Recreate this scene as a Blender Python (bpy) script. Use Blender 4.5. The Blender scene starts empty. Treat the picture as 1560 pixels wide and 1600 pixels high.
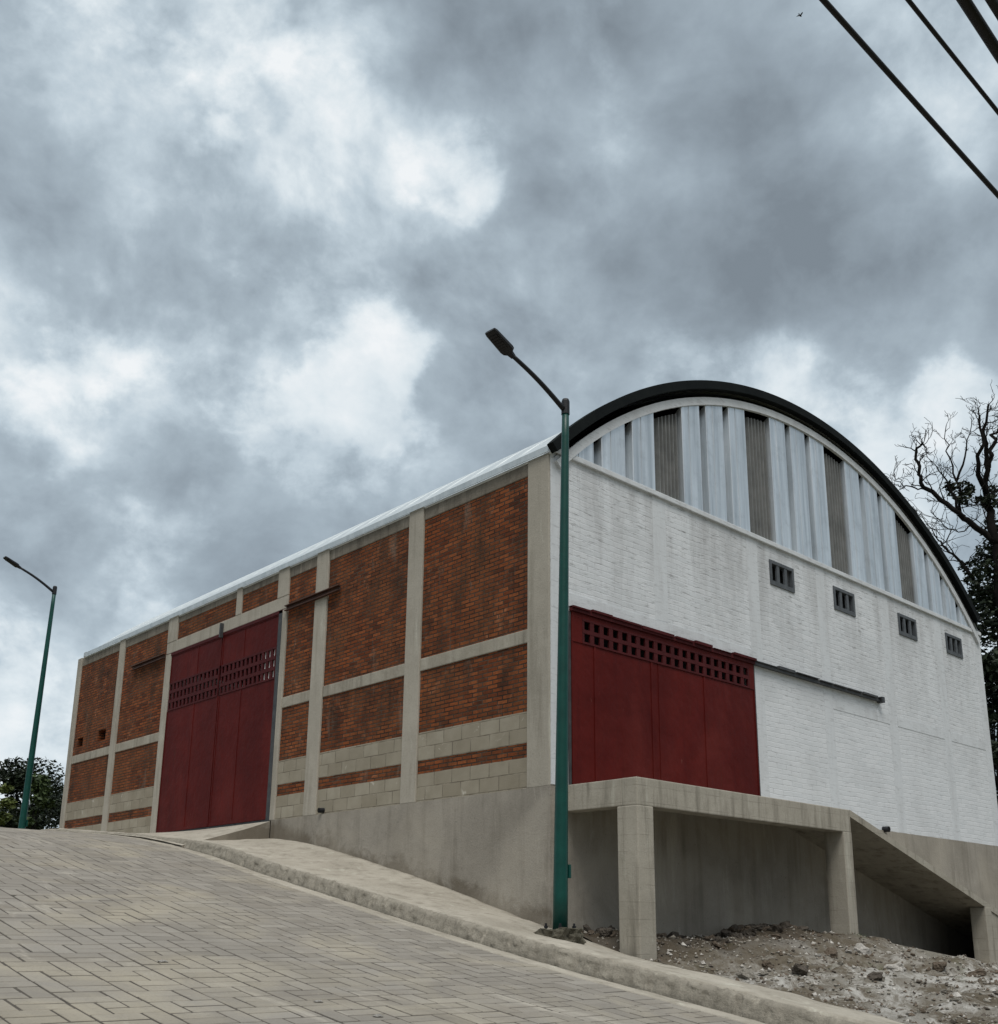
import bpy, bmesh, math, random
from mathutils import Vector, Matrix, noise as mnoise
random.seed(7)
R = math.radians
scene = bpy.context.scene
COL = scene.collection

# ------------------------------------------------------------------ helpers
class MB:
    def __init__(s): s.v, s.f, s.m, s.c = [], [], [], []
    def add(s, vs, fs, mi=0, col=None):
        b = len(s.v); s.v += [tuple(p) for p in vs]
        for f in fs: s.f.append(tuple(b+i for i in f)); s.m.append(mi); s.c.append(col)
    def box(s, a, b, mi=0):
        x0,y0,z0 = a; x1,y1,z1 = b
        s.add([(x0,y0,z0),(x1,y0,z0),(x1,y1,z0),(x0,y1,z0),(x0,y0,z1),(x1,y0,z1),(x1,y1,z1),(x0,y1,z1)],
              [(3,2,1,0),(4,5,6,7),(0,1,5,4),(1,2,6,5),(2,3,7,6),(3,0,4,7)], mi)
    def cham(s, a, b, c=.012, mi=0):
        # box with chamfered edges
        x0,y0,z0 = a; x1,y1,z1 = b
        bm = bmesh.new(); bmesh.ops.create_cube(bm, size=1)
        for v in bm.verts:
            v.co = ((x0+x1)/2+v.co.x*(x1-x0), (y0+y1)/2+v.co.y*(y1-y0), (z0+z1)/2+v.co.z*(z1-z0))
        bmesh.ops.bevel(bm, geom=bm.edges[:], offset=c, segments=2, affect='EDGES', profile=.6)
        s.bm(bm, mi)
    def bm(s, bm, mi=0):
        bm.verts.index_update()
        s.add([v.co[:] for v in bm.verts], [[v.index for v in f.verts] for f in bm.faces], mi); bm.free()
    def tube(s, pts, rad, n=8, mi=0, cap=True):
        pts = [Vector(p) for p in pts]; rings = []
        if not isinstance(rad, (list, tuple)): rad = [rad]*len(pts)
        up = None
        for i, p in enumerate(pts):
            d = (pts[min(i+1, len(pts)-1)]-pts[max(i-1, 0)]).normalized()
            if up is None: up = d.orthogonal().normalized()
            up = (up-d*up.dot(d)); up = up.normalized() if up.length > 1e-6 else d.orthogonal().normalized()
            w = d.cross(up)
            rings.append([p+(up*math.cos(2*math.pi*k/n)+w*math.sin(2*math.pi*k/n))*rad[i] for k in range(n)])
        vs = [q for r in rings for q in r]; fs = []
        for i in range(len(pts)-1):
            for k in range(n): fs.append((i*n+k, i*n+(k+1) % n, (i+1)*n+(k+1) % n, (i+1)*n+k))
        if cap: fs.append(tuple(range(n-1, -1, -1))); fs.append(tuple((len(pts)-1)*n+k for k in range(n)))
        s.add(vs, fs, mi)
    def build(s, name, mats, parent=None, smooth=False):
        me = bpy.data.meshes.new(name); me.from_pydata(s.v, [], s.f)
        if not isinstance(mats, (list, tuple)): mats = [mats]
        for m in mats: me.materials.append(m)
        me.polygons.foreach_set('material_index', s.m)
        if any(c is not None for c in s.c):
            at = me.attributes.new('tone', 'FLOAT', 'FACE')
            at.data.foreach_set('value', [c if c is not None else .5 for c in s.c])
        if smooth: me.polygons.foreach_set('use_smooth', [True]*len(me.polygons))
        me.update()
        o = bpy.data.objects.new(name, me); COL.objects.link(o)
        if parent is not None:
            o.parent = parent; o.matrix_parent_inverse = root_mat(parent).inverted()
        return o
MATS = {}
def root_mat(o):
    m = Matrix.Translation(o.location) @ o.rotation_euler.to_matrix().to_4x4()
    if o.parent: m = root_mat(o.parent) @ o.matrix_parent_inverse @ m
    return m
def empty(name, loc):
    o = bpy.data.objects.new(name, None); COL.objects.link(o); o.location = loc; o.empty_display_size = .2
    return o
def tag(o, label=None, cat=None, group=None, kind=None):
    if label: o['label'] = label
    if cat: o['category'] = cat
    if group: o['group'] = group
    if kind: o['kind'] = kind
    return o
def copy_tree(o, parent=None):
    c = o.copy(); COL.objects.link(c)
    if parent: c.parent = parent; c.matrix_parent_inverse = o.matrix_parent_inverse.copy()
    for ch in list(o.children): copy_tree(ch, c)
    return c
def lerp(tab, x):
    if x <= tab[0][0]: return tab[0][1]
    for (a, va), (b, vb) in zip(tab, tab[1:]):
        if x <= b: return va+(vb-va)*(x-a)/(b-a)
    return tab[-1][1]
def spl(tab, x):                         # smooth (Catmull) interpolation
    n = len(tab)
    if x <= tab[0][0]: return tab[0][1]
    if x >= tab[-1][0]: return tab[-1][1]
    for i in range(n-1):
        if x <= tab[i+1][0]: break
    x0, y0 = tab[i]; x1, y1 = tab[i+1]; h = x1-x0; t = (x-x0)/h
    def sl(j):
        if j == 0: return (tab[1][1]-tab[0][1])/(tab[1][0]-tab[0][0])
        if j == n-1: return (tab[-1][1]-tab[-2][1])/(tab[-1][0]-tab[-2][0])
        return (tab[j+1][1]-tab[j-1][1])/(tab[j+1][0]-tab[j-1][0])
    m0, m1 = sl(i)*h, sl(i+1)*h
    return (2*t**3-3*t*t+1)*y0+(t**3-2*t*t+t)*m0+(-2*t**3+3*t*t)*y1+(t**3-t*t)*m1
def fn(x, y, z=0, s=1.0): return mnoise.noise(Vector((x*s, y*s, z*s+3.7)))
def fbm(x, y, z=0, s=1.0, o=4): return mnoise.fractal(Vector((x*s, y*s, z*s+1.3)), 1.0, 2.0, o)

# ------------------------------------------------------------------ camera (solved from the photograph's straight lines)
F, PITCH, YAW, ROLL = 1653.84, .2558161, .7417647, .0109819
CAM = Vector((-9.99985, -9.85963, -1.86912)); CX, CY = 780, 1019.54
cp, sp = math.cos(PITCH), math.sin(PITCH)
FW = Vector((math.sin(YAW)*cp, math.cos(YAW)*cp, sp)); RT = Vector((math.cos(YAW), -math.sin(YAW), 0)); UP = RT.cross(FW)
RT2 = RT*math.cos(ROLL)+UP*math.sin(ROLL); UP2 = -RT*math.sin(ROLL)+UP*math.cos(ROLL)
def ray(px, py): return (RT2*((px-CX)/F)-UP2*((py-CY)/F)+FW)
def on(px, py, ax, val):
    d = ray(px, py); return CAM+d*((val-CAM[ax])/d[ax])
cd = bpy.data.cameras.new('camera'); cam = bpy.data.objects.new('camera', cd); COL.objects.link(cam)
M3 = Matrix((RT2, UP2, -FW)).transposed()
cam.matrix_world = Matrix.Translation(CAM) @ M3.to_4x4()
cd.sensor_fit = 'HORIZONTAL'; cd.sensor_width = 36; cd.lens = F/1560*36
cd.shift_y = (CY-800)/1560; cd.clip_end = 3000; cd.clip_start = .05
scene.camera = cam

# ------------------------------------------------------------------ materials
class NT:
    def __init__(s, name):
        s.mat = bpy.data.materials.new(name); s.mat.use_nodes = True; s.t = s.mat.node_tree
        s.b = s.t.nodes['Principled BSDF']
    def n(s, typ, **kw):
        nd = s.t.nodes.new(typ)
        for k, v in kw.items():
            if hasattr(nd, k): setattr(nd, k, v)
            else: nd.inputs[k.replace('_', ' ')].default_value = v
        return nd
    def l(s, a, b): s.t.links.new(a, b)
    def pos(s): return s.n('ShaderNodeNewGeometry').outputs['Position']
    def mapv(s, vec, scale=(1,1,1), rot=(0,0,0), loc=(0,0,0)):
        m = s.n('ShaderNodeMapping'); m.inputs['Scale'].default_value = scale; m.inputs['Rotation'].default_value = rot
        m.inputs['Location'].default_value = loc; s.l(vec, m.inputs['Vector']); return m.outputs['Vector']
    def noise(s, vec, scale, detail=6, rough=.6, dist=0):
        nd = s.n('ShaderNodeTexNoise'); nd.inputs['Scale'].default_value = scale; nd.inputs['Detail'].default_value = detail
        nd.inputs['Roughness'].default_value = rough; nd.inputs['Distortion'].default_value = dist; s.l(vec, nd.inputs['Vector']); return nd.outputs['Fac']
    def ramp(s, fac, stops):
        r = s.n('ShaderNodeValToRGB'); e = r.color_ramp.elements
        while len(e) < len(stops): e.new(.5)
        for el, (p, c) in zip(e, stops):
            el.position = p; el.color = (*c, 1) if len(c) == 3 else c
        s.l(fac, r.inputs['Fac']); return r.outputs['Color']
    def g(s, fac, a, b):                      # map a..b to 0..1, clamped
        m = s.n('ShaderNodeMapRange'); m.inputs['From Min'].default_value = a; m.inputs['From Max'].default_value = b
        s.l(fac, m.inputs['Value']); return m.outputs['Result']
    def mix(s, fac, a, b, mode='MIX'):
        m = s.n('ShaderNodeMix', data_type='RGBA', blend_type=mode)
        for k, v in ((0, fac), (6, a), (7, b)):
            if isinstance(v, (int, float)): m.inputs[k].default_value = v
            elif isinstance(v, tuple): m.inputs[k].default_value = (*v, 1)
            else: s.l(v, m.inputs[k])
        return m.outputs[2]
    def math(s, op, a, b=0):
        m = s.n('ShaderNodeMath', operation=op)
        for k, v in ((0, a), (1, b)):
            if isinstance(v, (int, float)): m.inputs[k].default_value = v
            else: s.l(v, m.inputs[k])
        return m.outputs[0]
    def bump(s, h, strength=.4, dist=.01):
        b = s.n('ShaderNodeBump'); b.inputs['Strength'].default_value = strength; b.inputs['Distance'].default_value = dist
        s.l(h, b.inputs['Height']); s.l(b.outputs['Normal'], s.b.inputs['Normal'])
    def out(s, col, rough=.85, metal=0, spec=.3):
        if isinstance(col, tuple): s.b.inputs['Base Color'].default_value = (*col, 1)
        else: s.l(col, s.b.inputs['Base Color'])
        if isinstance(rough, (int, float)): s.b.inputs['Roughness'].default_value = rough
        else: s.l(rough, s.b.inputs['Roughness'])
        s.b.inputs['Metallic'].default_value = metal; s.b.inputs['Specular IOR Level'].default_value = spec
        return s.mat

def brick_vec(t, axis):                       # lay the brick pattern on a wall whose face looks along x or y
    sx = t.n('ShaderNodeSeparateXYZ'); t.l(t.pos(), sx.inputs[0])
    cb = t.n('ShaderNodeCombineXYZ'); t.l(sx.outputs['Y' if axis == 'x' else 'X'], cb.inputs[0]); t.l(sx.outputs['Z'], cb.inputs[1])
    return cb.outputs[0]
def brick_tex(t, vec, w, h, mortar, smooth=.2):
    b = t.n('ShaderNodeTexBrick'); b.inputs['Scale'].default_value = 1; b.inputs['Mortar Size'].default_value = mortar
    b.inputs['Mortar Smooth'].default_value = smooth; b.inputs['Brick Width'].default_value = w; b.inputs['Row Height'].default_value = h
    b.inputs['Color1'].default_value = (0,0,0,1); b.inputs['Color2'].default_value = (1,1,1,1); b.inputs['Mortar'].default_value = (.5,.5,.5,1)
    b.inputs['Bias'].default_value = 0
    t.l(vec, b.inputs['Vector']); return b
def warp(t, vec, scale, amt):
    nz = t.n('ShaderNodeTexNoise'); nz.inputs['Scale'].default_value = scale; nz.inputs['Detail'].default_value = 3; t.l(vec, nz.inputs['Vector'])
    s1 = t.n('ShaderNodeVectorMath', operation='SUBTRACT'); t.l(nz.outputs['Color'], s1.inputs[0]); s1.inputs[1].default_value = (.5,.5,.5)
    s2 = t.n('ShaderNodeVectorMath', operation='SCALE'); t.l(s1.outputs[0], s2.inputs[0]); s2.inputs['Scale'].default_value = amt
    s3 = t.n('ShaderNodeVectorMath', operation='ADD'); t.l(vec, s3.inputs[0]); t.l(s2.outputs[0], s3.inputs[1]); return s3.outputs[0]

def mat_red_brick():
    t = NT('red brick'); v = brick_vec(t, 'x'); vw = warp(t, v, 3.0, .014)
    b = brick_tex(t, vw, .215, .0645, .0105, .35)
    c = t.ramp(b.outputs['Color'], [(0,(.085,.024,.010)),(.3,(.170,.044,.014)),(.65,(.245,.068,.020)),(.9,(.300,.092,.030)),(1,(.130,.038,.015))])
    big = t.noise(v, .9, 5, .6); c = t.mix(t.g(big,.42,.68), c, (.205,.072,.026))
    sp_ = t.noise(v, 26, 3, .6); c = t.mix(t.math('MULTIPLY', t.g(sp_,.45,.75), .6), c, (.10,.030,.014))
    pale = t.noise(v, 1.3, 4, .7, .6); pale2 = t.noise(v, 7, 3, .6)
    c = t.mix(t.math('MULTIPLY', t.g(pale,.585,.69), t.g(pale2,.45,.6)), c, (.40,.165,.080))
    dk = t.noise(t.mapv(v,(2.2,.8,1)), 1.1, 6, .65); c = t.mix(t.math('MULTIPLY', t.g(dk,.46,.68), .78), c, (.040,.021,.013))
    mort = t.mix(t.g(t.noise(v, 2.5, 5, .7),.4,.7), (.030,.022,.016), (.105,.080,.058))
    c = t.mix(b.outputs['Fac'], c, mort)
    sm = t.noise(t.mapv(v,(1.6,.5,1),(0,0,0),(5,2,0)), 1.5, 7, .72, .5); c = t.mix(t.math('MULTIPLY', t.g(sm,.58,.70), .5), c, (.20,.155,.12))
    h = t.math('ADD', t.math('MULTIPLY', b.outputs['Fac'], -1.0), t.math('MULTIPLY', t.noise(v, 60, 4), .5))
    t.bump(h, .9, .014); return t.out(c, .92, 0, .2)
def mat_block():
    t = NT('concrete block'); v = brick_vec(t, 'x'); vw = warp(t, v, 2, .012)
    b = brick_tex(t, vw, .41, .205, .009, .3)
    c = t.ramp(b.outputs['Color'], [(0,(.285,.255,.198)),(.5,(.33,.30,.238)),(1,(.365,.335,.270))])
    c = t.mix(t.math('MULTIPLY', t.g(t.noise(v, 2.2, 6),.4,.7), .6), c, (.22,.195,.145))
    c = t.mix(t.math('MULTIPLY', t.g(t.noise(v, 3.1, 4, .7, .5),.64,.72), .8), c, (.56,.53,.46))
    c = t.mix(t.math('MULTIPLY', b.outputs['Fac'], t.g(t.noise(v, 3.5, 4),.35,.6)), c, (.16,.14,.108))
    h = t.math('ADD', t.math('MULTIPLY', b.outputs['Fac'], -.8), t.math('MULTIPLY', t.noise(v, 70, 4), .6))
    t.bump(h, .7, .01); return t.out(c, .95, 0, .15)
def mat_concrete(name, a, b, stain, streak=.5, rough_amt=1.0, sc=1.0):
    t = NT(name); p = t.pos()
    n1 = t.noise(p, 1.1*sc, 7, .65, .3); c = t.ramp(n1, [(.3, a), (.7, b)])
    st = t.noise(t.mapv(p, (3.2*sc,3.2*sc,.35*sc)), 1.4, 6, .65); c = t.mix(t.math('MULTIPLY', t.g(st,.5,.74), streak), c, stain)
    lt = t.noise(t.mapv(p, (2.5*sc,2.5*sc,.5*sc), (0,0,0), (7,3,1)), 1.2, 6, .7, .4); c = t.mix(t.math('MULTIPLY', t.g(lt,.58,.74), .55), c, tuple(min(.62, x*1.55) for x in b))
    sp_ = t.noise(p, 38, 4, .7); c = t.mix(t.math('MULTIPLY', t.g(sp_,.5,.8), .4), c, tuple(x*.55 for x in a))
    pit = t.n('ShaderNodeTexVoronoi'); pit.inputs['Scale'].default_value = 9*sc; t.l(warp(t, p, 4, .1), pit.inputs['Vector'])
    c = t.mix(t.math('MULTIPLY', t.g(pit.outputs['Distance'], .09, .03), .6), c, tuple(x*.45 for x in a))
    h = t.math('ADD', t.noise(p, 45, 5, .7), t.math('MULTIPLY', t.noise(p, 6, 5), 1.6))
    t.bump(h, .35*rough_amt, .012); return t.out(c, .9, 0, .2)
def mat_white_brick():
    t = NT('white painted brick'); v = brick_vec(t, 'y'); vw = warp(t, warp(t, v, .9, .10), 6, .022)
    b = brick_tex(t, vw, .30, .088, .008, .6)
    base = t.ramp(b.outputs['Color'], [(0,(.635,.665,.69)),(1,(.69,.715,.74))])
    cov = t.noise(v, 5.5, 6, .7)                                                # bare joints where the paint is thin
    c = t.mix(t.math('MULTIPLY', b.outputs['Fac'], t.math('MULTIPLY', t.g(cov,.50,.74), .7)), base, (.20,.20,.20))
    sx = t.n('ShaderNodeSeparateXYZ'); t.l(t.pos(), sx.inputs[0]); up = t.g(sx.outputs['Z'], 1.5, 4.4)
    st = t.noise(t.mapv(v, (1.5,.22,1)), 1.6, 7, .68, .3)
    c = t.mix(t.math('MULTIPLY', t.math('MULTIPLY', t.g(st,.42,.72), up), .65), c, (.31,.31,.31))
    dash = t.noise(t.mapv(v, (3.2,24,1)), 1.0, 6, .75); c = t.mix(t.math('MULTIPLY', t.g(dash,.55,.65), t.math('ADD', .30, t.math('MULTIPLY', up, .5))), c, (.17,.17,.17))
    pt = t.noise(v, .8, 4, .6); c = t.mix(t.math('MULTIPLY', t.g(pt,.5,.7), .35), c, (.44,.455,.465))
    h = t.math('ADD', t.math('MULTIPLY', b.outputs['Fac'], -1.0), t.math('MULTIPLY', t.noise(v, 40, 5, .7), .7))
    t.bump(h, .4, .010); return t.out(c, .8, 0, .2)
def mat_white_paint():
    t = NT('white painted concrete'); p = t.pos()
    c = t.mix(t.g(t.noise(t.mapv(p,(2,2,.4)), 1.5, 6, .7),.45,.75), (.63,.66,.685), (.52,.535,.55))
    ds = t.noise(t.mapv(p,(3.2,1,24)), 1.0, 6, .75); c = t.mix(t.math('MULTIPLY', t.g(ds,.53,.62), .28), c, (.17,.17,.17))
    t.bump(t.noise(p, 30, 5), .3, .01); return t.out(c, .8, 0, .2)
def mat_zinc(name, a, b, metal=.55, rough=.42):
    t = NT(name); p = t.pos()
    n1 = t.noise(t.mapv(p,(5,5,.25)), 1.4, 6, .65); c = t.mix(t.g(n1,.35,.7), a, b)
    n2 = t.noise(p, 3.2, 6, .7); c = t.mix(t.math('MULTIPLY', t.g(n2,.52,.75), .35), c, tuple(x*.6 for x in a))
    t.bump(t.noise(p, 2.4, 3), .25, .02)
    return t.out(c, t.math('ADD', rough-.08, t.math('MULTIPLY', n2, .2)), metal, .4)
def mat_red_paint():
    t = NT('oxide red paint'); p = t.pos()
    n1 = t.noise(p, 1.3, 6, .6); c = t.mix(t.g(n1,.35,.7), (.074,.0056,.0042), (.105,.0092,.0066))
    st = t.noise(t.mapv(p,(4,4,.3)), 1.6, 6, .7); c = t.mix(t.math('MULTIPLY', t.g(st,.55,.75), .5), c, (.036,.0030,.0040))
    sc = t.noise(t.mapv(p,(9,9,1.6)), 1.7, 6, .75); c = t.mix(t.math('MULTIPLY', t.g(sc,.665,.74), .55), c, (.25,.12,.10))
    pv = t.noise(t.mapv(p,(.8,.8,.05)), 1.0, 1, .4); c = t.mix(t.math('MULTIPLY', t.g(pv,.42,.60), .45), c, (.055,.0042,.0036))
    fd = t.noise(t.mapv(p,(1,1,.6)), .9, 5, .6, .6); c = t.mix(t.math('MULTIPLY', t.g(fd,.52,.72), .6), c, (.125,.018,.014))
    ru = t.noise(t.mapv(p,(14,14,.5)), 1.0, 5, .7); c = t.mix(t.math('MULTIPLY', t.g(ru,.62,.74), .55), c, (.060,.022,.010))
    t.bump(t.math('ADD', t.noise(p, 1.9, 3), t.math('MULTIPLY', t.noise(p, 50, 3), .06)), .55, .05)
    return t.out(c, .6, 0, .12)
def mat_plain(name, a, b, rough=.6, metal=0, sc=4, spec=.3):
    t = NT(name); p = t.pos(); c = t.mix(t.g(t.noise(p, sc, 6, .65),.35,.68), a, b)
    t.bump(t.noise(p, sc*9, 4), .25, .006); return t.out(c, rough, metal, spec)
def mat_paver():
    t = NT('concrete paver'); p = t.pos(); at = t.n('ShaderNodeAttribute'); at.attribute_name = 'tone'
    c = t.ramp(at.outputs['Fac'], [(0,(.200,.186,.162)),(.5,(.240,.224,.197)),(1,(.280,.263,.232))])
    n1 = t.noise(p, .55, 6, .65, .5); c = t.mix(t.math('MULTIPLY', t.g(n1,.48,.68), .65), c, (.36,.325,.25))
    n2 = t.noise(p, 1.3, 6, .7); c = t.mix(t.math('MULTIPLY', t.g(n2,.52,.75), .5), c, (.185,.16,.125))
    n4 = t.noise(t.mapv(p,(2.2,.5,1)), 1.0, 6, .7, .6); c = t.mix(t.math('MULTIPLY', t.g(n4,.6,.72), .6), c, (.44,.41,.35))
    ty = t.noise(t.mapv(p,(1.3,.12,1),(0,0,0),(2,5,0)), 1.0, 4, .55); c = t.mix(t.math('MULTIPLY', t.g(ty,.54,.70), .4), c, (.150,.138,.118))
    sa = t.noise(p, 3.4, 7, .75, .5); c = t.mix(t.math('MULTIPLY', t.g(sa,.60,.70), .5), c, (.36,.335,.28))
    n3 = t.noise(p, 45, 4, .7); c = t.mix(t.math('MULTIPLY', t.g(n3,.5,.8), .4), c, (.13,.11,.09))
    t.bump(t.math('ADD', t.noise(p, 60, 5, .7), t.math('MULTIPLY', t.noise(p, 7, 4), .8)), .45, .008); return t.out(c, .92, 0, .2)
def mat_dirt():
    t = NT('dirt and lime'); p = t.pos(); at = warp(t, p, 2.0, .35)
    n1 = t.noise(at, 1.1, 8, .7, .4); c = t.ramp(n1, [(.28,(.080,.066,.046)),(.45,(.145,.125,.095)),(.56,(.25,.235,.205)),(.7,(.34,.33,.305))])
    sx = t.n('ShaderNodeSeparateXYZ'); t.l(p, sx.inputs[0])
    wh = t.noise(at, 2.3, 8, .75, .6); south = t.g(sx.outputs['Y'], -1.5, -2.9)
    c = t.mix(t.math('MULTIPLY', t.g(wh,.47,.60), south), c, (.47,.46,.43))
    c = t.mix(t.g(t.noise(p, 9, 6, .75),.56,.72), c, (.07,.055,.038))
    gr = t.noise(p, 1.9, 5, .6); c = t.mix(t.math('MULTIPLY', t.g(gr,.6,.72), .5), c, (.085,.10,.045))
    dock_shade = t.g(t.math('ADD', sx.outputs['Y'], t.math('MULTIPLY', t.math('SUBTRACT', n1, .5), 1.6)), -1.9, -1.0)
    c = t.mix(t.math('MULTIPLY', dock_shade, .8), c, (.060,.047,.033))  # brown soil painted darker beneath the platform, to deepen the shade
    t.bump(t.math('ADD', t.noise(p, 22, 6, .75), t.noise(p, 6, 5)), .9, .04); return t.out(c, .95, 0, .12)
def mat_leaf(name, a, b):
    t = NT(name); at = t.n('ShaderNodeAttribute'); at.attribute_name = 'tone'
    c = t.mix(at.outputs['Fac'], a, b); m = t.out(c, .6, 0, .25)
    return m
def mat_rock(name, a, b):
    t = NT(name); p = t.n('ShaderNodeTexCoord').outputs['Object']; c = t.mix(t.g(t.noise(p, 7, 7, .7),.35,.65), a, b)
    t.bump(t.noise(p, 16, 6, .75), .8, .03); return t.out(c, .93, 0, .15)

M_BRICK = mat_red_brick(); M_BLOCK = mat_block()
M_CON = mat_concrete('cast concrete column', (.35,.325,.275), (.43,.402,.345), (.20,.182,.147), .65)
M_BEAM = mat_concrete('cast concrete beam', (.30,.275,.225), (.41,.385,.325), (.15,.137,.112), .75, 1.3, 1.4)
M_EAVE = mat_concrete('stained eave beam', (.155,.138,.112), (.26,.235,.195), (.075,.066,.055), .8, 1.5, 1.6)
M_PLAS = mat_concrete('cement plaster', (.24,.22,.187), (.355,.33,.288), (.165,.148,.122), .75, 1.2, .8)
M_DOCK = mat_concrete('board marked concrete', (.325,.302,.252), (.43,.402,.343), (.135,.122,.098), .9, 1.0, 1.2)
def boards(mat):
    t = NT.__new__(NT); t.mat = mat; t.t = mat.node_tree; t.b = t.t.nodes['Principled BSDF']
    src = t.b.inputs['Base Color'].links[0].from_socket; p = warp(t, t.pos(), 3, .02); sx = t.n('ShaderNodeSeparateXYZ'); t.l(p, sx.inputs[0])
    fr = t.math('FRACT', t.math('MULTIPLY', sx.outputs['Z'], 4.9)); ln = t.g(t.math('ABSOLUTE', t.math('SUBTRACT', fr, .5)), .035, .0)
    bd = t.n('ShaderNodeTexWhiteNoise', noise_dimensions='1D'); t.l(t.math('FLOOR', t.math('ADD', t.math('MULTIPLY', sx.outputs['Z'], 4.9), .5)), bd.inputs['W'])
    c = t.mix(t.math('MULTIPLY', bd.outputs['Value'], .22), src, (.20,.185,.15))
    c = t.mix(t.math('MULTIPLY', ln, t.math('MULTIPLY', t.g(t.noise(p, 3, 4),.4,.6), .55)), c, (.13,.118,.095)); t.l(c, t.b.inputs['Base Color'])
boards(M_DOCK)
M_WALK = mat_concrete('pavement concrete', (.30,.275,.228), (.43,.40,.34), (.18,.162,.13), .75, 2.0, 1.1)
M_KERB = mat_concrete('rough kerb concrete', (.20,.185,.152), (.33,.305,.255), (.115,.103,.08), .7, 3.0, 3.2)
def mud(mat):
    t = NT.__new__(NT); t.mat = mat; t.t = mat.node_tree; t.b = t.t.nodes['Principled BSDF']
    src = t.b.inputs['Base Color'].links[0].from_socket; p = t.pos(); sx = t.n('ShaderNodeSeparateXYZ'); t.l(p, sx.inputs[0])
    line = t.math('ADD', -1.83, t.math('MULTIPLY', t.math('MAXIMUM', sx.outputs['Y'], 0.0), .232))
    hgt = t.math('SUBTRACT', sx.outputs['Z'], line); nz = t.noise(p, 2.6, 6, .7, .4)
    f = t.g(t.math('SUBTRACT', hgt, t.math('MULTIPLY', t.math('SUBTRACT', nz, .42), 1.3)), .16, -.06)
    c = t.mix(t.math('MULTIPLY', t.math('MULTIPLY', f, .65), t.g(sx.outputs['X'], .02, -.03)), src, (.115,.095,.068)); big = t.noise(p, .75, 5, .6, .5)
    c = t.mix(t.math('MULTIPLY', t.g(big,.45,.68), .5), c, (.40,.365,.305)); t.l(c, t.b.inputs['Base Color'])
mud(M_PLAS)
M_WB = mat_white_brick(); M_WP = mat_white_paint()
M_ZINC = mat_zinc('galvanised cladding', (.47,.51,.54), (.80,.84,.87), .7, .33)
M_ROOF = mat_zinc('galvanised roof sheet', (.50,.55,.57), (.64,.68,.69), .5, .42)
M_RIM = mat_plain('dark flange metal', (.004,.006,.007), (.009,.012,.012), .85, 0, 3, .12)
M_TRANS = mat_plain('weathered fibreglass sheet', (.125,.130,.128), (.195,.20,.195), .5, 0, 3)
M_RED = mat_red_paint()
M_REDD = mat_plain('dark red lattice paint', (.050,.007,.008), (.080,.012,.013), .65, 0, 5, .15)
M_STEEL = mat_plain('dirty dark steel', (.045,.048,.052), (.085,.086,.088), .55, .3, 6)
M_RAIL = mat_plain('brown steel channel', (.050,.024,.017), (.095,.045,.030), .65, .1, 5)
M_DARK = mat_plain('black shadow void', (.004,.004,.005), (.008,.008,.009), .9)
M_GREEN = mat_plain('green lamp post paint', (.0015,.045,.037), (.003,.062,.050), .42, 0, 5, .35)
M_BLACK = mat_plain('black lamp metal', (.010,.011,.014), (.018,.020,.024), .5, 0, 6)
M_LENS = mat_plain('lamp lens', (.20,.20,.19), (.26,.26,.25), .25)
M_VENT = mat_plain('grey vent block', (.070,.080,.090), (.110,.122,.135), .85, 0, 9)
M_CABLE = mat_plain('black cable rubber', (.006,.006,.007), (.010,.010,.011), .6)
M_PAVER = mat_paver(); M_JOINT = mat_plain('joint sand', (.055,.049,.041), (.10,.088,.072), .95, 0, 6)
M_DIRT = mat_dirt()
M_GROUND = mat_plain('dry grass ground', (.075,.075,.035), (.13,.115,.06), .95, 0, 1.5)
M_BARK = mat_plain('dark bark', (.006,.0055,.005), (.014,.012,.011), .95, 0, 8, .08)
M_LEAFD = mat_leaf('dark leaf', (.005,.009,.004), (.020,.032,.013))
M_LEAFM = mat_leaf('mid leaf', (.022,.038,.014), (.080,.115,.040))
M_LEAFL = mat_leaf('pale leaf', (.06,.085,.022), (.17,.20,.065))
M_ROCKG = mat_rock('grey rubble', (.16,.145,.12), (.34,.32,.28)); M_ROCKD = mat_rock('dark rubble', (.070,.060,.051), (.155,.135,.112))
M_ROCKB = mat_rock('brown rubble', (.095,.072,.052), (.20,.165,.13)); M_ROCKW = mat_rock('whitish rubble', (.36,.34,.31), (.58,.56,.52))
M_WHITE = mat_plain('white sheet', (.70,.70,.70), (.80,.80,.79), .7)

# ------------------------------------------------------------------ terrain profiles
ZR = [(-60,-9.2),(-30,-6.6),(-9.86,-3.55),(-4.34,-2.62),(-2.03,-2.265),(0,-1.91),(2.48,-1.44),(4.18,-1.118),(6.2,-.712),(8.5,-.365),(11,-.145),(13,.005),(14,.035),(15.5,0),(17.5,-.27),(20,-.7),(30,-2.4),(60,-4.5),(120,-6)]
ZW = [(-9,-3.5),(-4.6,-2.70),(-3.93,-2.576),(-2.63,-2.37),(-1.36,-2.19),(-.5,-1.975),(0,-1.855),(.744,-1.66),(2.09,-1.295),(3.64,-.925),(5.46,-.54),(6.7,-.365),(8.5,-.26),(11,-.06),(13,.06),(14,.085),(15.5,.05),(17.5,-.22),(20,-.65),(30,-2.35)]
def zr(y): return spl(ZR, y)
def zw(y): return spl(ZW, y)
XK, GW = -1.70, .36                       # kerb foot line, gutter width
def kerb_h(y): return lerp([(6,.15),(7,.11),(8,.05),(11.5,.04),(13,.07),(30,.1)], y)

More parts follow.
